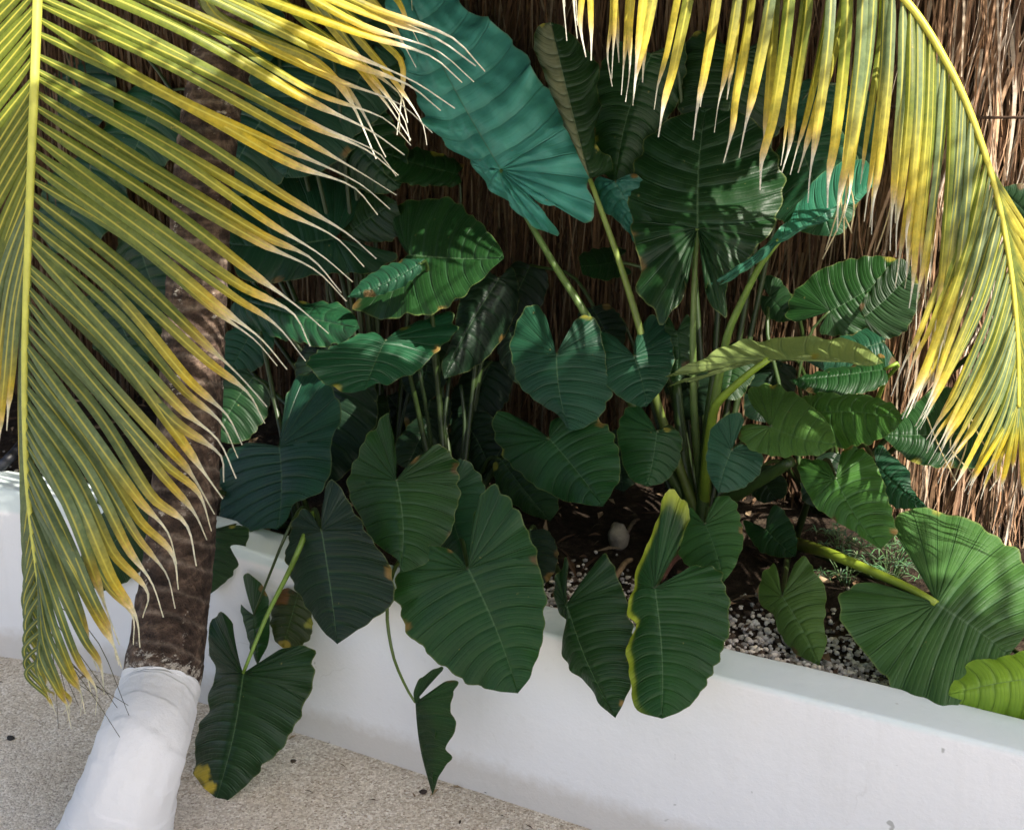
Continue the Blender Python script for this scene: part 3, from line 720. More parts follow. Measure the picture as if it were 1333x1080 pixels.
leaf(PC, LF, (1014, 312), (1142, 236), [(966, 350), (921, 371), (968, 338), (1004, 308), (1028, 284), (1040, 260), (1062, 232), (1092, 212), (1125, 208)],
     [(975, 347), (930, 374), (980, 343), (1028, 308), (1052, 294), (1076, 288), (1092, 266), (1114, 264)], .50, .10, .35, -.15, 'c', 9, bend=.03, pet=[(990, 345, .52), (962, 400, .54), (946, 440, .55), (925, 560, .57)], pr=.010, pcol=(.14, .23, .04))
leaf(PC, LF, (1040, 185), (1082, 308), [(1024, 160), (1002, 235), (1008, 280), (1050, 303)], [(1072, 150), (1112, 200), (1116, 262), (1097, 302)], .78, -.1, .0, .0, 't', 8)
leaf(PC, LF, (848, 70), (800, 238), [(805, 55), (774, 100), (772, 180), (784, 222)], [(890, 55), (884, 120), (852, 182), (822, 228)], .78, -.1, .1, .1, 'g', 9)
leaf(PC, LF, (960, 70), (930, 196), [(905, 40), (878, 110), (900, 175)], [(1010, 50), (1042, 110), (1002, 182)], .80, -.1, .1, .1, 'd', 9)
leaf(PC, LF, (1090, 110), (1066, 235), [(1045, 105), (1022, 170), (1038, 222)], [(1132, 120), (1152, 190), (1110, 235)], .86, -.06, .0, .0, 't', 8)
leaf(PC, LF, (724, 461), (741, 561), [(717, 434), (707, 407), (690, 393), (666, 430), (664, 465), (676, 502), (703, 525), (726, 540)],
     [(737, 444), (747, 417), (764, 407), (780, 427), (789, 478), (796, 509), (778, 542), (758, 557)], .44, -.12, .0, .05, 't', 9)
leaf(PC, LF, (825, 463), (842, 529), [(812, 448), (795, 433), (773, 431), (763, 448), (778, 488), (805, 514), (832, 529)],
     [(828, 438), (845, 411), (866, 417), (877, 451), (874, 482), (862, 505)], .48, -.10, -.04, .1, 't', 8)
leaf(PC, LF, (881, 432), (879, 503), [(868, 412), (864, 450), (867, 482)], [(894, 408), (902, 440), (896, 478)], .58, -.05, 0, 0, 'd', 6)
leaf(PC, LF, (800, 340), (755, 345), [(815, 322), (780, 320), (755, 330)], [(822, 352), (790, 362), (760, 356)], .70, -.05, .2, -.2, 'd', 6)
leaf(PC, LF, (855, 562), (842, 633), [(846, 545), (832, 528), (817, 530), (804, 553), (807, 588), (820, 622)], [(868, 556), (886, 565), (884, 600), (865, 626)], .40, -.08, .0, .04, 'g', 7)
leaf(PC, LF, (918, 682), (942, 757), [(905, 668), (897, 660), (887, 690), (884, 725), (905, 742)], [(925, 655), (940, 643), (957, 655), (965, 690), (966, 708), (955, 738)], .26, -.08, .02, .02, 'v', 8)
leaf(PC, LF, (852, 765), (862, 935), [(859, 752), (881, 715), (893, 686), (897, 662), (881, 640), (862, 645), (858, 664), (845, 698), (828, 736), (821, 768), (815, 797), (826, 811), (816, 833), (815, 850), (822, 904), (830, 925)],
     [(862, 763), (883, 746), (902, 736), (929, 736), (943, 758), (949, 797), (946, 825), (935, 857), (907, 907), (886, 925)], -.02, -.16, .03, .06, 'g', 12, ruf=.03,
     edge=(0, .80, .55, .42), label="hanging leaf with a curled edge painted lime yellow to imitate sunlight through it")
leaf(PC, LF, (1000, 467), (1150, 472), [(940, 478), (869, 492), (899, 474), (926, 460), (962, 446), (1019, 439), (1055, 440), (1109, 442), (1132, 456)],
     [(955, 474), (900, 496), (868, 503), (930, 483), (985, 471), (1060, 464), (1100, 470), (1128, 477)], .42, -.03, .5, -.2, 'p', 9, bend=.0, ruf=.03,
     pet=[(978, 484, .43), (948, 510, .45), (930, 532, .47), (918, 620, .55)], pr=.011, pcol=(.20, .30, .03), label="pale green leaf seen edge-on with a wavy rim")
# --- right plants
leaf(PF, LF, (952, 586), (935, 641), [(955, 570), (968, 550), (966, 538), (948, 539), (927, 556), (920, 588), (922, 616)], [(965, 578), (985, 584), (994, 597), (987, 618), (969, 633), (948, 640)], .34, -.06, .0, .02, 't', 7)
leaf(PF, LF, (1003, 555), (1089, 579), [(993, 540), (978, 525), (973, 507), (982, 498), (1005, 496), (1032, 507), (1059, 528), (1080, 552)],
     [(969, 549), (959, 561), (969, 576), (996, 589), (1032, 592), (1068, 589)], .38, -.10, .25, -.2, 'v', 8, quilt=.006)
leaf(PF, LF, (1056, 536), (1177, 545), [(1042, 516), (1062, 508), (1101, 509), (1131, 512), (1160, 523)], [(1050, 560), (1075, 575), (1100, 577), (1130, 573), (1157, 562)], .46, -.10, .3, -.25, 'v', 8, quilt=.006)
leaf(PF, LF, (1152, 480), (1027, 495), [(1148, 458), (1110, 470), (1060, 482)], [(1155, 495), (1119, 510), (1086, 513), (1053, 508)], .62, -.06, .4, -.3, 'g', 8, quilt=.005, pet=[(1172, 472, .63), (1150, 500, .70)], pcol=(.16, .25, .03))
leaf(PF, LF, (1080, 405), (1176, 342), [(1060, 412), (1035, 418), (1021, 408), (1032, 381), (1053, 360), (1077, 345), (1119, 334), (1158, 334)], [(1068, 424), (1068, 434), (1100, 436), (1125, 426), (1152, 395), (1172, 365)], .74, .02, .1, -.06, 'g', 9, quilt=.003, pet=[(1056, 432, .74), (1040, 500, .72)], pr=.005)
leaf(PF, LF, (1002, 386), (1030, 417), [(992, 372), (984, 359), (1008, 360), (1029, 385)], [(986, 386), (995, 410), (1015, 419)], .82, -.03, 0, 0, 'd', 6)
leaf(PF, LF, (1126, 412), (1190, 350), [(1118, 400), (1126, 385), (1150, 353), (1170, 336)], [(1128, 426), (1155, 440), (1180, 428), (1196, 390), (1194, 362)], .64, .02, .05, -.05, 'd', 8, quilt=.003)
leaf(PF, LF, (1300, 560), (1146, 566), [(1318, 535), (1290, 505), (1230, 500), (1180, 530)], [(1320, 578), (1280, 604), (1233, 606), (1190, 600)], .58, -.05, .2, -.2, 'g', 9, quilt=.003)
leaf(PF, LF, (1400, 470), (1266, 498), [(1385, 420), (1320, 418), (1284, 458)], [(1392, 522), (1330, 527), (1290, 518)], .55, -.05, .25, -.2, 'v', 8)
leaf(PF, LF, (1150, 445), (1050, 470), [(1160, 420), (1110, 430), (1070, 450)], [(1165, 470), (1120, 485), (1075, 482)], .80, -.05, .2, -.1, 't', 7)
leaf(PF, LF, (1345, 290), (1300, 245), [(1330, 300), (1312, 280)], [(1350, 260), (1330, 240)], .86, .0, 0, 0, 'd', 6)
leaf(PF, LF, (1140, 604), (1207, 660), [(1138, 590), (1143, 576), (1162, 594), (1182, 612), (1185, 634)], [(1135, 620), (1145, 645), (1168, 661)], .50, -.08, .05, .0, 't', 7)
leaf(PE, LF, (1088, 623), (1147, 715), [(1077, 602), (1063, 596), (1037, 599), (1044, 629), (1059, 656), (1083, 674), (1113, 692), (1136, 708)],
     [(1092, 596), (1101, 578), (1125, 584), (1143, 611), (1152, 638), (1161, 671), (1165, 690)], .34, -.16, -.03, .06, 'v', 9)
leaf(PE, LF, (997, 689), (1036, 724), [(987, 683), (966, 677), (972, 695), (987, 716), (1012, 725)], [(999, 668), (1008, 656), (1023, 671), (1033, 689), (1037, 710)], .44, -.06, .0, .0, 'd', 7)
leaf(PE, LF, (1018, 776), (1066, 866), [(1012, 746), (1005, 732), (990, 749), (987, 782), (1005, 800), (1014, 824), (1032, 848)], [(1029, 746), (1035, 728), (1047, 725), (1062, 746), (1074, 773), (1071, 812), (1075, 835)], .25, -.10, -.01, .03, 'v', 8)
leaf(PE, LF, (1219, 785), (1314, 852), [(1191, 782), (1170, 770), (1152, 764), (1137, 755), (1113, 760), (1095, 767), (1091, 785), (1101, 815), (1119, 841), (1150, 875), (1163, 901), (1197, 919), (1226, 930), (1262, 900)],
     [(1212, 770), (1203, 740), (1179, 710), (1161, 682), (1170, 668), (1188, 660), (1221, 662), (1254, 671), (1284, 686), (1317, 710), (1342, 740), (1350, 780), (1338, 820)],
     .24, -.06, -.12, .22, 'v', 10, quilt=.022, puck=.012, ruf=.03, pet=[(1190, 768, .27), (1130, 741, .33), (1080, 720, .40)], pr=.012, pcol=(.24, .32, .03), label="huge broad leaf with a sunlit upper half")
leaf(PE, LF, (1372, 880), (1230, 905), [(1385, 840), (1360, 832), (1333, 846), (1299, 856), (1268, 859), (1248, 876)], [(1388, 925), (1350, 942), (1312, 942), (1282, 937), (1254, 928)], .14, -.03, .12, -.03, 'l', 8, ruf=.03, label="lime yellow leaf")

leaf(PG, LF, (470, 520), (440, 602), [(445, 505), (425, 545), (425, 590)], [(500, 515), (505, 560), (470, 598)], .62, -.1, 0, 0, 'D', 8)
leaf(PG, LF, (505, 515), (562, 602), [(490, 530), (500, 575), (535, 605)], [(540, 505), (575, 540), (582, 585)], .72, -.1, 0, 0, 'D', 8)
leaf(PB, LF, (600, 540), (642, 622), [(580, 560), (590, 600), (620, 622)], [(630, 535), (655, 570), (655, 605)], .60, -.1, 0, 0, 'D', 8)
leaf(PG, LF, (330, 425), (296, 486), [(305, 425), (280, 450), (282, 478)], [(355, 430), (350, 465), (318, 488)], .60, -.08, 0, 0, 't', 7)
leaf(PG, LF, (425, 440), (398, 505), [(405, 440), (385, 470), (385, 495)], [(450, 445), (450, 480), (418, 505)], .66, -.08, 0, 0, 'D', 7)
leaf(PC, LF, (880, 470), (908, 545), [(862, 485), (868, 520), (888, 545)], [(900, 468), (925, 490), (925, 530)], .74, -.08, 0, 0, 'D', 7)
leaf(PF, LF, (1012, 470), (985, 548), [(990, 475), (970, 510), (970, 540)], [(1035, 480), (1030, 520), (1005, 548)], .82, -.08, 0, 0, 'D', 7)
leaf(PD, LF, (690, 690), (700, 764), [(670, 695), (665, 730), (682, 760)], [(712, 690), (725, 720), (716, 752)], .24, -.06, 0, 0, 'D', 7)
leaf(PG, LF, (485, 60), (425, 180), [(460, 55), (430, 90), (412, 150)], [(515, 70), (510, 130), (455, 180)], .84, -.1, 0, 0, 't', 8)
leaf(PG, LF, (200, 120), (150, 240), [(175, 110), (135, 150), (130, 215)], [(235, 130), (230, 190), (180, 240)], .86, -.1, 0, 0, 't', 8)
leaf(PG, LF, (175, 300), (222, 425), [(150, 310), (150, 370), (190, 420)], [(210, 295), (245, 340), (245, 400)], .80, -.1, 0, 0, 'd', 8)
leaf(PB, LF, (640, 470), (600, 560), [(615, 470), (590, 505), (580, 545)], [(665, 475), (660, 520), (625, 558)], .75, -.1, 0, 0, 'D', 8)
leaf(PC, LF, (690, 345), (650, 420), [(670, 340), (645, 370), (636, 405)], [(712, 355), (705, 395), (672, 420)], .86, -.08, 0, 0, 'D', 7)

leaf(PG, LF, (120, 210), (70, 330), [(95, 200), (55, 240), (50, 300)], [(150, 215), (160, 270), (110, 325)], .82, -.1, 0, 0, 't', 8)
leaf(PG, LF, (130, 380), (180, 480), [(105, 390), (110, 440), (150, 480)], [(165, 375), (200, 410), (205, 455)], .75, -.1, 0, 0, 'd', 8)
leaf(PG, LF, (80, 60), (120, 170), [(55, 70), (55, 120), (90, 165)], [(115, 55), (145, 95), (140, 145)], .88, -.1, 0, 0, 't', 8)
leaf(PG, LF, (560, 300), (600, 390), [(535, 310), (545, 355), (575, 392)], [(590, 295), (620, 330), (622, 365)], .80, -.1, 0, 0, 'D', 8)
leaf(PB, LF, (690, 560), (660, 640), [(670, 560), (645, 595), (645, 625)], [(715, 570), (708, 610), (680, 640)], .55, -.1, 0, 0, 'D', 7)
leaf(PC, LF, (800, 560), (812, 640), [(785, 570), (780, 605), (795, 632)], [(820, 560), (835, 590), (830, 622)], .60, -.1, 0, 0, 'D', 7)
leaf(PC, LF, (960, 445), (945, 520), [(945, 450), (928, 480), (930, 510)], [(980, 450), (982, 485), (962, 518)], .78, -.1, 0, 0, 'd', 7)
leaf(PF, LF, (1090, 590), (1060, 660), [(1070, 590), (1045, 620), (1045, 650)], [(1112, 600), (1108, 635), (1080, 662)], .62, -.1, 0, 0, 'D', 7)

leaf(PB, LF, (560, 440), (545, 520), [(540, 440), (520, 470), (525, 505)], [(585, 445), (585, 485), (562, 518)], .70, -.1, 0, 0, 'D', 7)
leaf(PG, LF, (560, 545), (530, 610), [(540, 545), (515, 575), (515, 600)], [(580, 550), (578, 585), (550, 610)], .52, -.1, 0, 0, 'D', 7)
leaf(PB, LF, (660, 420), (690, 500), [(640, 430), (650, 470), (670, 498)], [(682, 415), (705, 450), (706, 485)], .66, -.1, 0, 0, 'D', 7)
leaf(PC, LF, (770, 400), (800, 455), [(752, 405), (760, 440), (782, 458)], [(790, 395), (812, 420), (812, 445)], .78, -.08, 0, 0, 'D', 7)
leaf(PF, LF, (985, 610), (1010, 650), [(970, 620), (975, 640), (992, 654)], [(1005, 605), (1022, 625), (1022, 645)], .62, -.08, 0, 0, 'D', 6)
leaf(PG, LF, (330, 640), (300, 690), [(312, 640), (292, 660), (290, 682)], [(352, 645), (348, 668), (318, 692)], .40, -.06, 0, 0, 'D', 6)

# a few bare stalks standing in the dark gaps
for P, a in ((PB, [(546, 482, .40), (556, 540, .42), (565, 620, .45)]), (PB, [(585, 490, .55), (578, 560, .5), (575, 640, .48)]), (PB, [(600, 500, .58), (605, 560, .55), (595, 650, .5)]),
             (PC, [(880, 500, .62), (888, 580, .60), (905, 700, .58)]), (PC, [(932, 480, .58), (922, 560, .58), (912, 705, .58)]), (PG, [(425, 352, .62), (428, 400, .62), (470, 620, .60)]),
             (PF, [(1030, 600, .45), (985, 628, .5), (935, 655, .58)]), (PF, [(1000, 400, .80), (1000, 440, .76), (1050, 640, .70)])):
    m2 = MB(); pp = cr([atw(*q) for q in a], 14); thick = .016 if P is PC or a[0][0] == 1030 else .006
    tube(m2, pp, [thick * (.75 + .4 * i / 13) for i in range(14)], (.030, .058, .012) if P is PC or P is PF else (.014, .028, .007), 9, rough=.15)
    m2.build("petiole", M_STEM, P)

# ------------------------------------------------------------------ coconut palm
PALM_BASE = atz(142, 1112, 0)
palm = empty("palm_tree", PALM_BASE, "coconut palm with a white painted trunk foot and long yellowing fronds", "palm tree")
tp = [PALM_BASE + Vector((-.02, -.05, -.05)), PALM_BASE, atd(180, 985, 2.52), atd(209, 890, 2.66), atd(233, 720, 2.80), atd(246, 560, 2.88), atd(254, 400, 2.94), atd(268, 200, 3.0), atd(292, 20, 3.05), Vector((-.655, 3.06, 2.3)), Vector((-.63, 3.05, 2.75))]
tr = [(0, .118), (.12, .114), (.30, .092), (.42, .0865), (.7, .079), (1.0, .0745), (1.5, .071), (2.2, .069), (3.4, .060)]
def lerp_tab(tab, x):
    for (a, va), (b_, vb) in zip(tab, tab[1:]):
        if x <= b_: return va + (vb - va) * max(0, (x - a) / (b_ - a))
    return tab[-1][1]
TP = cr(tp, 1000)
def build_trunk():
    S = 64; acc = 0; rows = []; b = MB(); pb = MB()
    ring_s = [0.0]
    rr = random.Random(3)
    while ring_s[-1] < 4: ring_s.append(ring_s[-1] + rr.uniform(.045, .075))
    nrm = Vector((1, 0, 0))
    # the top of the paint is found along the trunk at the point seen at (209, 890)
    tgt = atd(209, 890, 2.66); s_at = 0; best = 9; a2 = 0
    for i in range(1, len(TP)):
        a2 += (TP[i] - TP[i - 1]).length
        if (TP[i] - tgt).length < best: best = (TP[i] - tgt).length; s_at = a2
    data = []
    for i, p in enumerate(TP):
        if i: acc += (TP[i] - TP[i - 1]).length
        T = (TP[min(i + 1, len(TP) - 1)] - TP[max(i - 1, 0)]).normalized()
        nrm = (nrm - T * nrm.dot(T)).normalized(); bn = T.cross(nrm)
        data.append((p, acc, T, nrm.copy(), bn.copy()))
    def ringpt(p, acc, nrm, bn, k, extra=0):
        a = 2 * math.pi * k / S
        wob = .006 * math.sin(a + acc * 2) + .006 * math.sin(2 * a + 1 + acc * 3) + .006 * noise.noise(Vector((math.cos(a) * 2.5, math.sin(a) * 2.5, acc * 6)))
        d = min(abs(acc + wob - r) for r in ring_s)
        sc = math.exp(-(d / (.0055 + .004 * noise.noise(Vector((math.cos(a) * 2, math.sin(a) * 2, acc * 8))))) ** 2)
        below = min([(r - acc - wob) for r in ring_s if r - acc - wob >= 0] or [1])
        r = lerp_tab(tr, acc) * (1 + .028 * math.exp(-below / .022) - .012) + .0034 * noise.noise(Vector((math.cos(a) * 3, math.sin(a) * 3, acc * 14))) + .0012 * noise.noise(Vector((math.cos(a) * 9, math.sin(a) * 9, acc * 60))) + extra
        return p + (nrm * math.cos(a) + bn * math.sin(a)) * r, sc
    accs = [d[1] for d in data]
    import bisect
    def at_arc(a):
        i = max(0, min(len(accs) - 2, bisect.bisect_right(accs, a) - 1)); f = max(0, min(1, (a - accs[i]) / max(1e-9, accs[i + 1] - accs[i])))
        d0, d1 = data[i], data[i + 1]
        return d0[0].lerp(d1[0], f), d0[3].lerp(d1[3], f).normalized(), d0[4].lerp(d1[4], f).normalized()
    def edge(k):
        a = 2 * math.pi * k / S
        return s_at + .006 * math.sin(a * 2 + .4) + .012 * noise.noise(Vector((math.cos(a) * 2.5, math.sin(a) * 2.5, 1)))
    for mb, lower in ((pb, True), (b, False)):
        grid = []
        for i, (p, acc, T, nrm, bn) in enumerate(data):
            row = []
            for k in range(S):
                e = edge(k)
                a = min(acc, e) if lower else max(acc, e - .03)
                # slide the vertex along the trunk to the paint's edge
                if abs(a - acc) > .15: row.append(None); continue
                q, nr2, bn2 = at_arc(a)
                pt, sc = ringpt(q, a, nr2, bn2, k, .0007 if lower else 0)
                g = max(0, 1 - (a - s_at) / .10) if a > s_at - .05 else 1
                g2 = max(g, max(0, min(.75, 2.2 * noise.noise(Vector((math.cos(k * .098) * 2, math.sin(k * .098) * 2, a * 7))) - .15)))
                row.append(mb.add(pt, (k / S, a), (sc, min(1, g2), 0)))
            grid.append(row)
        for i in range(len(data) - 1):
            for k in range(S):
                k2 = (k + 1) % S; f = (grid[i][k], grid[i][k2], grid[i + 1][k2], grid[i + 1][k])
                if None in f: continue
                P_ = [Vector(mb.v[x]) for x in f]
                if (P_[0] - P_[3]).length < 1e-5 and (P_[1] - P_[2]).length < 1e-5: continue
                mb.face(*f)
    t = b.build("trunk", M_TRUNK, palm); pb.build("painted_base", M_PAINT, t)
build_trunk()

def leaf_col(v, age, green, dry=.80, lemon=0):
    """colour along a leaflet: v 0 at the midrib, 1 at the withered end"""
    G = green; Y = (.50 + .09 * lemon, .39 + .12 * lemon, .016 + .08 * lemon); O = (.56 + .04 * lemon, .35 + .12 * lemon, .03 + .04 * lemon); TN = (.58, .44, .20); WH_ = (.66, .64, .62)
    y0 = .66 - .75 * age
    def mix(a, c, f): f = max(0, min(1, f)); return tuple(x + (y - x) * f for x, y in zip(a, c))
    c = mix(G, Y, (v - y0) / .35)
    c = mix(c, O, (v - dry + .14) / .12 * .55)
    c = mix(c, TN, (v - dry + .06) / .06)
    c = mix(c, WH_, (v - dry) / .05)
    return c
def leaflet(mb, pts3, width, facing, age, green, dry=.80, twist=0, n=30, fold=.35, rr=R, lemon=0):
    pp = cr(pts3, n); tint = rr.uniform(.85, 1.15); prev = None; side = None
    streak = rr.uniform(-.12, .12)
    for i, p in enumerate(pp):
        v = i / (n - 1)
        T = (pp[min(i + 1, n - 1)] - pp[max(i - 1, 0)]).normalized()
        f = (facing - T * facing.dot(T)).normalized()
        s = T.cross(f)
        if side is not None and s.dot(side) < 0: s = -s
        side = s
        a = twist * v + .25 * math.sin(v * 5 + streak * 30) * v
        s2 = s * math.cos(a) + f * math.sin(a); f2 = f * math.cos(a) - s * math.sin(a)
        if v < .12: wd = .45 + .55 * v / .12
        elif v < .5: wd = 1
        elif v < dry: wd = 1 - .34 * ((v - .5) / (dry - .5)) ** 2
        else: wd = .55 * math.exp(-(v - dry) / .045) + .105
        hw = width * .5 * wd
        c = leaf_col(v + streak * .5 * v * (1 - v), age, green, dry, lemon); c = tuple(x * tint for x in c)
        e = (f2 * -1) * hw * fold * 2
        l = mb.add(p - s2 * hw + e, (0, v), c); m = mb.add(p, (.5, v), c); r = mb.add(p + s2 * hw + e, (1, v), c)
        if prev:
            mb.face(prev[0], prev[1], m, l); mb.face(prev[1], prev[2], r, m)
        prev = (l, m, r)

def rachis(name_parent, pts, r0, r1, col=(.36, .36, .06)):
    mb = MB(); n = len(pts)
    tube(mb, pts, [r0 + (r1 - r0) * i / (n - 1) for i in range(n)], col, 10)
    return mb.build("rachis", M_RACH, name_parent)
G_RIGHT = (.135, .185, .085); G_GREY = (.115, .165, .078); G_OLIVE = (.130, .165, .018); G_PALE = (.25, .28, .12)
CROWN = Vector((-.63, 3.05, 2.72))
TOCAM = (CAM - Vector((-.6, 2.3, 1.2))).normalized()

# frond hanging at the left, in front of the trunk
def frond_left():
    rp = [CROWN, CROWN + Vector((-.04, -.25, .22)), Vector((-.76, 2.42, 2.72)), atd(52, -230, 2.20), atd(51, -100, 2.18), atd(49, 0, 2.18), atd(44, 130, 2.19), atd(36, 330, 2.21), atd(32, 480, 2.23), atd(35, 620, 2.25), atd(48, 740, 2.27), atd(66, 850, 2.29)]
    rc = cr(rp, 240)
    mb = MB(); rr = random.Random(11)
    def at_y(y):
        best = None
        for p in rc[60:]:
            c = p - CAM; dep = c.dot(FWD); up = c.dot(Vector((0, SP, CP))); py = CY - F * up / dep
            if best is None or abs(py - y) < best[0]: best = (abs(py - y), p)
        return best[1]
    tips = [(-190, (640, 90)), (-120, (600, 120)), (-60, (540, 190)), (10, (514, 258)), (55, (486, 330)), (95, (470, 362)), (140, (436, 392)), (185, (404, 452)), (230, (362, 500)), (265, (346, 556)), (300, (304, 592)), (335, (296, 640)), (370, (290, 664)), (405, (268, 708)), (440, (244, 742)), (475, (232, 778)), (510, (206, 806)), (545, (172, 828)), (580, (160, 842)), (615, (150, 868)), (650, (140, 890)), (690, (122, 905)), (730, (108, 920)), (770, (92, 935)), (820, (78, 925)), (850, (66, 930))]
    def tip_at(y):
        for (a, p), (b_, q) in zip(tips, tips[1:]):
            if y <= b_:
                f = max(0, (y - a) / (b_ - a)); return (p[0] + (q[0] - p[0]) * f, p[1] + (q[1] - p[1]) * f)
        return tips[-1][1]
    y = -190; k = 0
    while y < 850:
        st = at_y(y); tx, ty = tip_at(y); tx += rr.gauss(0, 7); ty += rr.gauss(0, 9)
        ctip = CAM + ray(tx, ty) * ((2.30 + rr.gauss(0, .02)) / F)
        sx, sy = 50 - y * .03 + 8, y
        # nearly straight out, then the withered end hangs
        m1 = atd(sx + (tx - sx) * .38 + rr.gauss(0, 3), sy + (ty - sy) * .36 + rr.gauss(0, 5), 2.18 + rr.gauss(0, .022))
        m2 = atd(sx + (tx - sx) * .73, sy + (ty - sy) * .705, 2.21 + rr.gauss(0, .015))
        m3 = atd(sx + (tx - sx) * .90 + rr.gauss(4, 6), sy + (ty - sy) * .855 + rr.gauss(0, 4), 2.26)
        low = max(0, min(1, (y - 120) / 350))
        green = tuple(a * (1 - low) + b_ * low for a, b_ in zip(G_OLIVE, G_GREY))
        age = rr.choice((rr.uniform(.05, .35), rr.uniform(.25, .65))) * (1 - .5 * low); wl_ = rr.uniform(.78, 1.15)
        leaflet(mb, [st, m1, m2, m3, ctip], .0200 * wl_ * (1 if y < 600 else max(.4, 1 - (y - 600) / 420)), TOCAM, age, green, rr.uniform(.72, .82), rr.gauss(0, .25), rr=rr)
        # the other side of the rachis
        yy = y + 9
        st = at_y(yy)
        if yy < 330:
            f = (yy + 190) / 520; ex = -330 + 345 * f ** .8 + rr.gauss(0, 6); ey = 240 + 350 * f + rr.gauss(0, 10)
        else:
            ex = 28 + (yy - 330) * .085 + rr.gauss(0, 5); ey = yy + 300 - (yy - 330) * .42
        dp = 2.28 if yy < 330 else 2.34
        sx, sy = 42 - yy * .03, yy
        m1 = atd(sx + (ex - sx) * (.5 if yy < 330 else .3), sy + (ey - sy) * .36, dp - .06); m2 = atd(sx + (ex - sx) * .82, sy + (ey - sy) * .74, dp - .02)
        leaflet(mb, [st, m1, m2, atd(ex, ey, dp)], .017 * (1 if y < 600 else max(.4, 1 - (y - 600) / 420)), TOCAM, rr.uniform(0, .35), G_GREY if yy > 250 else G_OLIVE, rr.uniform(.82, .9), rr.gauss(0, .4), rr=rr)
        y += rr.uniform(15.5, 20.5); k += 1
    # dark withered threads at the tip
    for q in range(11):
        a = at_y(rr.uniform(760, 850)); ex = rr.uniform(55, 170); ey = rr.uniform(880, 960)
        mid = a.lerp(atd(ex, ey, 2.28), .5) + Vector((rr.gauss(0, .018), 0, rr.gauss(.015, .02)))
        tube(mb, cr([a, mid, atd(ex, ey, 2.28)], 9), [.0010 * (1 - .06 * i) for i in range(9)], (.05, .045, .04), 4)
    o = mb.build("frond", M_FROND, palm); o["label"] = "green and yellow frond hanging in front of the trunk"
    rachis(o, rc, .017, .0035, (.40, .41, .07))
frond_left()

# second frond behind it, its long leaflets reaching into the picture at the top
def frond_top():
    rp = [CROWN, CROWN + Vector((.05, -.2, .12)), atd(280, -330, 2.58), atd(300, -150, 2.57), atd(440, -95, 2.6), atd(560, -90, 2.63)]
    rc = cr(rp, 120); mb = MB(); rr = random.Random(5)
    LL = [[(180, -90), (270, 5), (410, 78), (452, 122), (490, 207)], [(200, -80), (262, -6), (380, 66), (455, 122), (502, 205)], [(230, -90), (330, 0), (438, 60), (519, 120), (531, 160)], [(260, -100), (372, 0), (450, 66), (500, 130), (535, 182)],
          [(330, -120), (426, 0), (510, 98), (550, 160), (556, 189)], [(340, -120), (436, 0), (504, 57), (526, 86), (517, 176)], [(400, -110), (486, 0), (516, 40), (542, 88)], [(440, -100), (520, 0), (533, 30), (546, 57)],
          [(300, -100), (405, 0), (470, 80), (520, 150), (520, 172)], [(470, -100), (533, -10), (537, 14)], [(300, -130), (415, 0), (480, 90), (525, 152), (534, 184)]]
    for i, l in enumerate(LL):
        d = 2.58 + rr.gauss(0, .02); n = len(l)
        pts = [atd(x, y, d + .02 * k) for k, (x, y) in enumerate(l)]
        # root each leaflet on the rachis
        st = min(rc[30:], key=lambda p: (p - pts[0]).length); pts = [st] + pts[1:]
        leaflet(mb, pts, .024 if i < 3 else .019, (TOCAM + Vector((.3, 0, .4))).normalized(), .35 if i in (4, 6, 8) else .2, G_PALE if i % 2 == 0 else G_OLIVE, .80, rr.gauss(0, .3), rr=rr)
    # the far side of the same frond lies above the picture
    for k in range(34, 118, 4):
        p = rc[k]; e = p + Vector((rr.uniform(.1, .3), rr.uniform(.25, .45), rr.uniform(.0, .12)))
        leaflet(mb, [p, p.lerp(e, .5) + Vector((0, 0, .05)), e], .022, Vector((0, 0, 1)), .25, G_OLIVE, .85, 0, rr=rr)
    o = mb.build("frond", M_FROND, palm); o["label"] = "pale sunlit frond tips at the top left"
    rachis(o, rc, .016, .005)
frond_top()

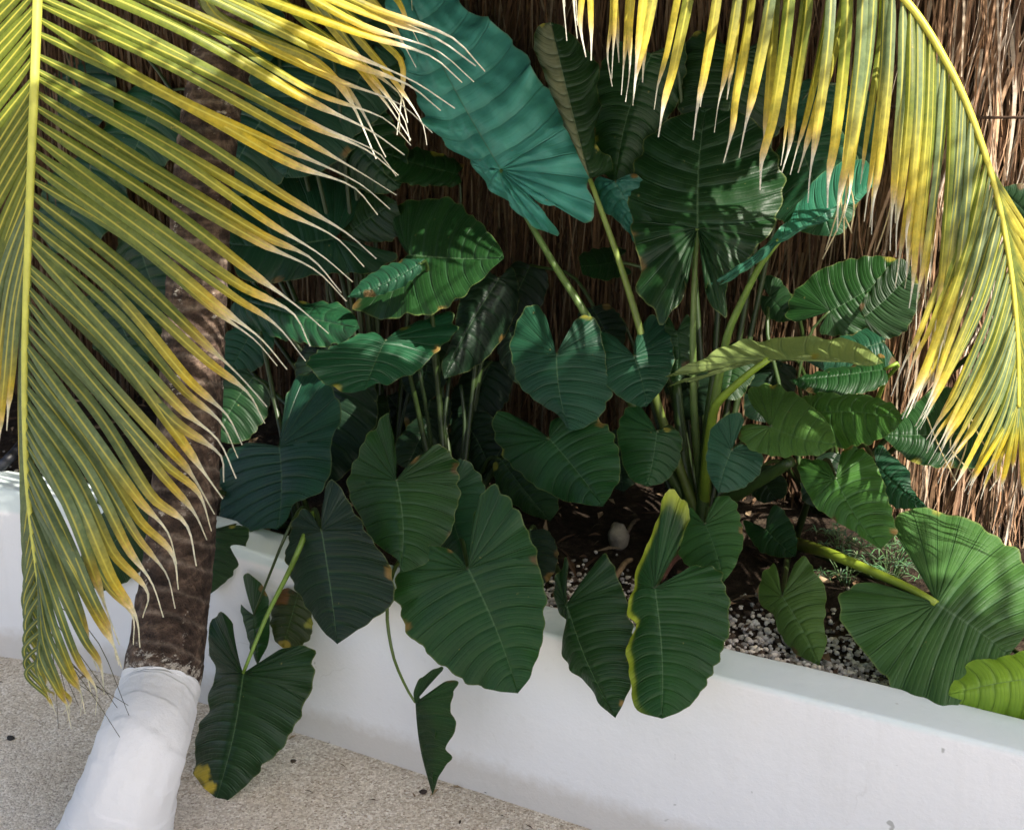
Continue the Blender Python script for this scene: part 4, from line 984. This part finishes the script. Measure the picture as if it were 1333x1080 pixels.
# frond arching over to the right side of the picture
def frond_right():
    rp = [CROWN, Vector((-.40, 2.86, 2.84)), Vector((-.10, 2.62, 2.62)), atd(740, -300, 2.42), atd(860, -205, 2.36), atd(980, -130, 2.32), atd(1090, -75, 2.29), atd(1180, 2, 2.27), atd(1236, 88, 2.26), atd(1272, 170, 2.26), atd(1300, 265, 2.27), atd(1317, 360, 2.28), atd(1325, 450, 2.29), atd(1326, 530, 2.30)]
    rc = cr(rp, 420); mb = MB(); rr = random.Random(21)
    def px(p):
        c = p - CAM; dep = c.dot(FWD); return CX + F * c.x / dep, CY - F * c.dot(Vector((0, SP, CP))) / dep, dep
    acc = 0; nxt = 0; cnt = 0
    fac = (CAM - Vector((.8, 2.2, 1.6))).normalized()
    for i in range(1, len(rc)):
        acc += (rc[i] - rc[i - 1]).length
        if acc < nxt: continue
        X, Y, dep = px(rc[i])
        if X < 700: nxt = acc + .03; continue
        frac = max(0, min(1, (X - 740) / 590)); low = max(0, min(1, (Y - 170) / 360))
        nxt = acc + ((.036 if X < 1090 else .036 - .0195 * min(1, (X - 1090) / 90)) if low < .05 else .0165 - .004 * low) * rr.uniform(.75, 1.25)
        # where the tip of the hanging leaflet ends
        if Y < 175:
            knots = [(700, 735, 20), (780, 790, 85), (860, 820, 135), (920, 868, 170), (980, 935, 205), (1040, 1005, 240), (1090, 1060, 262), (1140, 1100, 290), (1185, 1168, 330), (1215, 1195, 400), (1245, 1215, 470), (1275, 1212, 480)]
        else: knots = None
        if knots:
            for a, b_ in zip(knots, knots[1:]):
                if X <= b_[0] or b_ is knots[-1]:
                    f = max(0, min(1, (X - a[0]) / (b_[0] - a[0]))); tx = a[1] + (b_[1] - a[1]) * f; ty = a[2] + (b_[2] - a[2]) * f; break
        else:
            f = (Y - 175) / 355; tx = 1165 + 95 * f ** .9 + max(0, f - .75) * 180; ty = 510 + 125 * min(1, f * 1.25)
        tx += rr.gauss(0, 7); ty += rr.gauss(0, 12)
        bow = 30 * (1 - low) * (1 if Y < 175 else .3)
        d2 = dep + .02 + rr.gauss(0, .012)
        m1 = atd(X + (tx - X) * .28 + 3, Y + (ty - Y) * .36, d2 - .02); m2 = atd(X + (tx - X) * .66, Y + (ty - Y) * .74, d2); m3 = atd(X + (tx - X) * .86 + rr.gauss(0, 3), Y + (ty - Y) * .88, d2 + .01)
        # ages: the tips are bright yellow, the part near the rachis stays grey green
        age = rr.uniform(.25, .55) if Y < 60 else rr.uniform(.10, .42)
        wdt = (.0215 if X < 1130 else .0165 if X < 1200 else .0145) * (1 - .50 * low) * (1 if frac > .35 else .75 + .25 * frac / .35) * rr.uniform(.85, 1.1)
        leaflet(mb, [rc[i], m1, m2, m3, atd(tx, ty, d2 + .01)], wdt, (fac + Vector((rr.gauss(0, .25), 0, rr.gauss(0, .1)))).normalized(), age, G_RIGHT if rr.random() < .75 else G_OLIVE, rr.uniform(.78, .88), rr.gauss(0, .35), rr=rr, lemon=.55)
        # the leaflets on the far side
        if Y < 150:
            d3 = dep + .10 + rr.gauss(0, .02); sx = tx + rr.gauss(6, 14); sy = ty - 30 + rr.gauss(0, 22)
            if rr.random() < .6:
                leaflet(mb, [rc[i], atd(X + (sx - X) * .15, Y + (sy - Y) * .30, d3), atd(X + (sx - X) * .6, Y + (sy - Y) * .7, d3 + .02), atd(sx, sy, d3 + .04)], wdt * .9, fac, rr.uniform(.2, .5), G_OLIVE, rr.uniform(.8, .9), rr.gauss(0, .5), rr=rr, lemon=.6)
        else:
            ex = X + 70 + 25 * rr.random() - 40 * max(0, low - .6); ey = Y + 190 - 60 * low + rr.gauss(0, 10)
            leaflet(mb, [rc[i], atd(X + 18, Y + 60, dep + .01), atd(X + (ex - X) * .7, Y + (ey - Y) * .7, dep + .03), atd(ex, ey, dep + .05)], wdt * .8, fac, rr.uniform(.35, .6), G_OLIVE, .9, rr.gauss(0, .3), rr=rr, lemon=.5)
        cnt += 1
    # splayed leaflets at the very tip
    X, Y, dep = px(rc[-1])
    for tx, ty in ((1262, 632), (1290, 612), (1302, 640), (1318, 615), (1334, 650), (1345, 630), (1310, 600)):
        leaflet(mb, [rc[-2], atd(X + (tx - X) * .5, Y + (ty - Y) * .5, dep), atd(tx, ty, dep + .02)], .009, fac, .55, G_OLIVE, .88, 0, rr=rr)
    # withered threads
    for q in range(10):
        x0 = rr.uniform(1090, 1300); y0 = 230 if x0 < 1180 else 540; ex = x0 + rr.uniform(-40, 50); ey = y0 + rr.uniform(70, 110)
        st = atd(x0, y0, 2.33); e = atd(ex, ey, 2.35)
        tube(mb, cr([st, st.lerp(e, .5) + Vector((rr.gauss(0, .012), 0, .0)), e], 9), [.0016] * 9, (.45, .38, .28), 4)
    o = mb.build("frond", M_FROND, palm); o["label"] = "bright yellow sunlit frond arching down at the right"
    rachis(o, rc, .017, .0035, (.42, .38, .05))
frond_right()

# the rest of the crown, above the picture: it shades the bed
def frond_up(az, ln, rise, droop, seed, start=.18):
    rr = random.Random(seed); h = Vector((math.cos(az), math.sin(az), 0)); pts = []
    for k in range(9):
        s = k / 8; pts.append(CROWN + h * (ln * s) + Vector((0, 0, rise * math.sin(s * 1.9) - droop * s ** 2.2)))
    rc = cr(pts, 80); mb = MB()
    for i in range(int(80 * start), 80):
        T = (rc[min(i + 1, 79)] - rc[i - 1]).normalized(); sd = T.cross(Vector((0, 0, 1))).normalized(); s = i / 79
        l = .52 * math.sin(math.pi * (.15 + .8 * s)) ** .7
        for g in (-1, 1):
            d = (T * .65 + sd * g * .75).normalized(); e = rc[i] + d * l + Vector((0, 0, -.20 * l - .25 * l * s))
            if e.z < 1.86: e.z = 1.86 + rr.random() * .02
            m = rc[i].lerp(e, .5) + Vector((0, 0, .05))
            leaflet(mb, [rc[i], m, e], .023, Vector((0, 0, 1)), rr.uniform(0, .4), G_OLIVE, .88, rr.gauss(0, .3), n=10, rr=rr)
    o = mb.build("frond", M_FROND, palm); rachis(o, rc, .017, .004)
for k, (az, ln, rise, droop) in enumerate(((-.05, 1.9, .30, .85), (.28, 1.7, .42, .85), (-.30, 1.8, .34, .78), (-.18, 1.6, .50, .80), (.10, 2.0, .36, .70), (-.10, 1.4, .20, .75), (-.34, 2.3, .34, .62), (-.85, .95, .28, .5), (-1.0, 1.1, .25, .55), (-1.28, 1.1, .3, .5), (.45, 1.8, .3, .8), (.75, 1.6, .45, .8), (1.5, 1.6, .5, .9), (2.3, 1.6, .5, .9), (3.1, 1.7, .5, .9), (3.9, 1.5, .6, .8))):
    frond_up(az, ln, rise, droop, 40 + k)

# ------------------------------------------------------------------ thatched shelter added out of view, above the picture, to shape the shade
def sunshade():
    t = empty("added_sunshade", Vector((0, .2, 0)), "thatched shelter roof on two posts, unseen, added to cast shade", "sunshade")
    b = MB(); eg = cr([Vector((-3.4, 1.10, 3.15)), Vector((-.3, 1.13, 3.15)), Vector((.35, 1.15, 3.15)), Vector((.62, 1.29, 3.15)), Vector((1.0, 1.32, 3.15)), Vector((1.3, 1.24, 3.15)), Vector((1.64, 1.04, 3.15)), Vector((1.78, .79, 3.15)), Vector((1.88, .655, 3.15)), Vector((2.0, .56, 3.15)), Vector((2.15, .46, 3.15)), Vector((2.24, .385, 3.15)), Vector((2.6, .10, 3.15)), Vector((3.6, -.8, 3.15))], 201); bk = Vector((-.22, -1, 0)).normalized(); n = 200
    rows = []
    for j in range(9):
        row = []
        for i in range(n + 1):
            p = eg[i] + bk * (2.3 * j / 8) + Vector((0, 0, .55 * j / 8 if j < 5 else .55 * (1 - j / 8) + .14))
            if j == 0: p += -bk * R.uniform(-.03, .03) + Vector((0, 0, R.uniform(-.03, .01)))
            row.append(b.add(p, (i / 10, j), (.20 * R.uniform(.7, 1.2), .14, .08)))
        rows.append(row)
    for j in range(8):
        for i in range(n): b.face(rows[j][i], rows[j][i + 1], rows[j + 1][i + 1], rows[j + 1][i])
    b.build("roof", M_THATCH, t)
    b = MB()
    for q in range(420):
        i = R.randrange(30, 190); p = eg[i]; ln = R.uniform(.03, .10) if R.random() < .7 else R.uniform(.1, .26); wd = R.uniform(.006, .028); tl = R.gauss(0, .35)
        d = (eg[min(i + 1, 200)] - eg[i - 1]).normalized(); a = p - bk * (-.05); e = p - bk * ln + d * tl * ln + Vector((0, 0, -ln * .45))
        col = (.20 * R.uniform(.7, 1.2), .14, .08)
        b.face(b.add(a - d * wd, (0, 0), col), b.add(a + d * wd, (1, 0), col), b.add(e + d * wd * .4, (1, 1), col), b.add(e - d * wd * .4, (0, 1), col))
    b.build("dapple_fringe", M_THATCH, t)  # loose strands added to break the roof's shade into dapples
    for x in (-2.9, 2.9):
        m = MB(); q = Vector((x, -1.1 if x > 0 else .2, -.05)); tube(m, cr([q, q + Vector((.02, 0, 1.7)), q + Vector((0, 0, 3.45))], 12), [.07] * 12, (.12, .08, .05), 12)
        m.build("post", M_LITTER, t)
sunshade()

# ------------------------------------------------------------------ light
EL = math.radians(50); AZ = Vector((.60, -.80, 0)).normalized()
SUN = Vector((AZ.x * math.cos(EL), AZ.y * math.cos(EL), math.sin(EL)))
sl = bpy.data.lights.new("sun", 'SUN'); sl.energy = 5.0; sl.angle = math.radians(.5); sl.color = (1.0, .93, .82)
so = bpy.data.objects.new("sun", sl); C.objects.link(so); so.rotation_euler = SUN.to_track_quat('Z', 'Y').to_euler(); so.location = (3, -2, 6)
wd = bpy.data.worlds.new("World"); SC.world = wd; wd.use_nodes = True
nt = wd.node_tree; nt.nodes.clear()
sky = nt.nodes.new('ShaderNodeTexSky'); sky.sky_type = 'NISHITA'; sky.sun_disc = False
sky.sun_elevation = EL; sky.sun_rotation = math.atan2(AZ.x, AZ.y)
sky.air_density = .85; sky.dust_density = 3.2; sky.ozone_density = .8
bg = nt.nodes.new('ShaderNodeBackground'); bg.inputs[1].default_value = .115
wo = nt.nodes.new('ShaderNodeOutputWorld'); nt.links.new(sky.outputs[0], bg.inputs[0]); nt.links.new(bg.outputs[0], wo.inputs[0])
SC.view_settings.view_transform = 'Standard'; SC.view_settings.look = 'None'; SC.view_settings.gamma = 1
SC.view_settings.exposure = 1.40
SC.cycles.max_bounces = 8; SC.cycles.diffuse_bounces = 4; SC.cycles.transmission_bounces = 4
SC.cycles.use_denoising = True
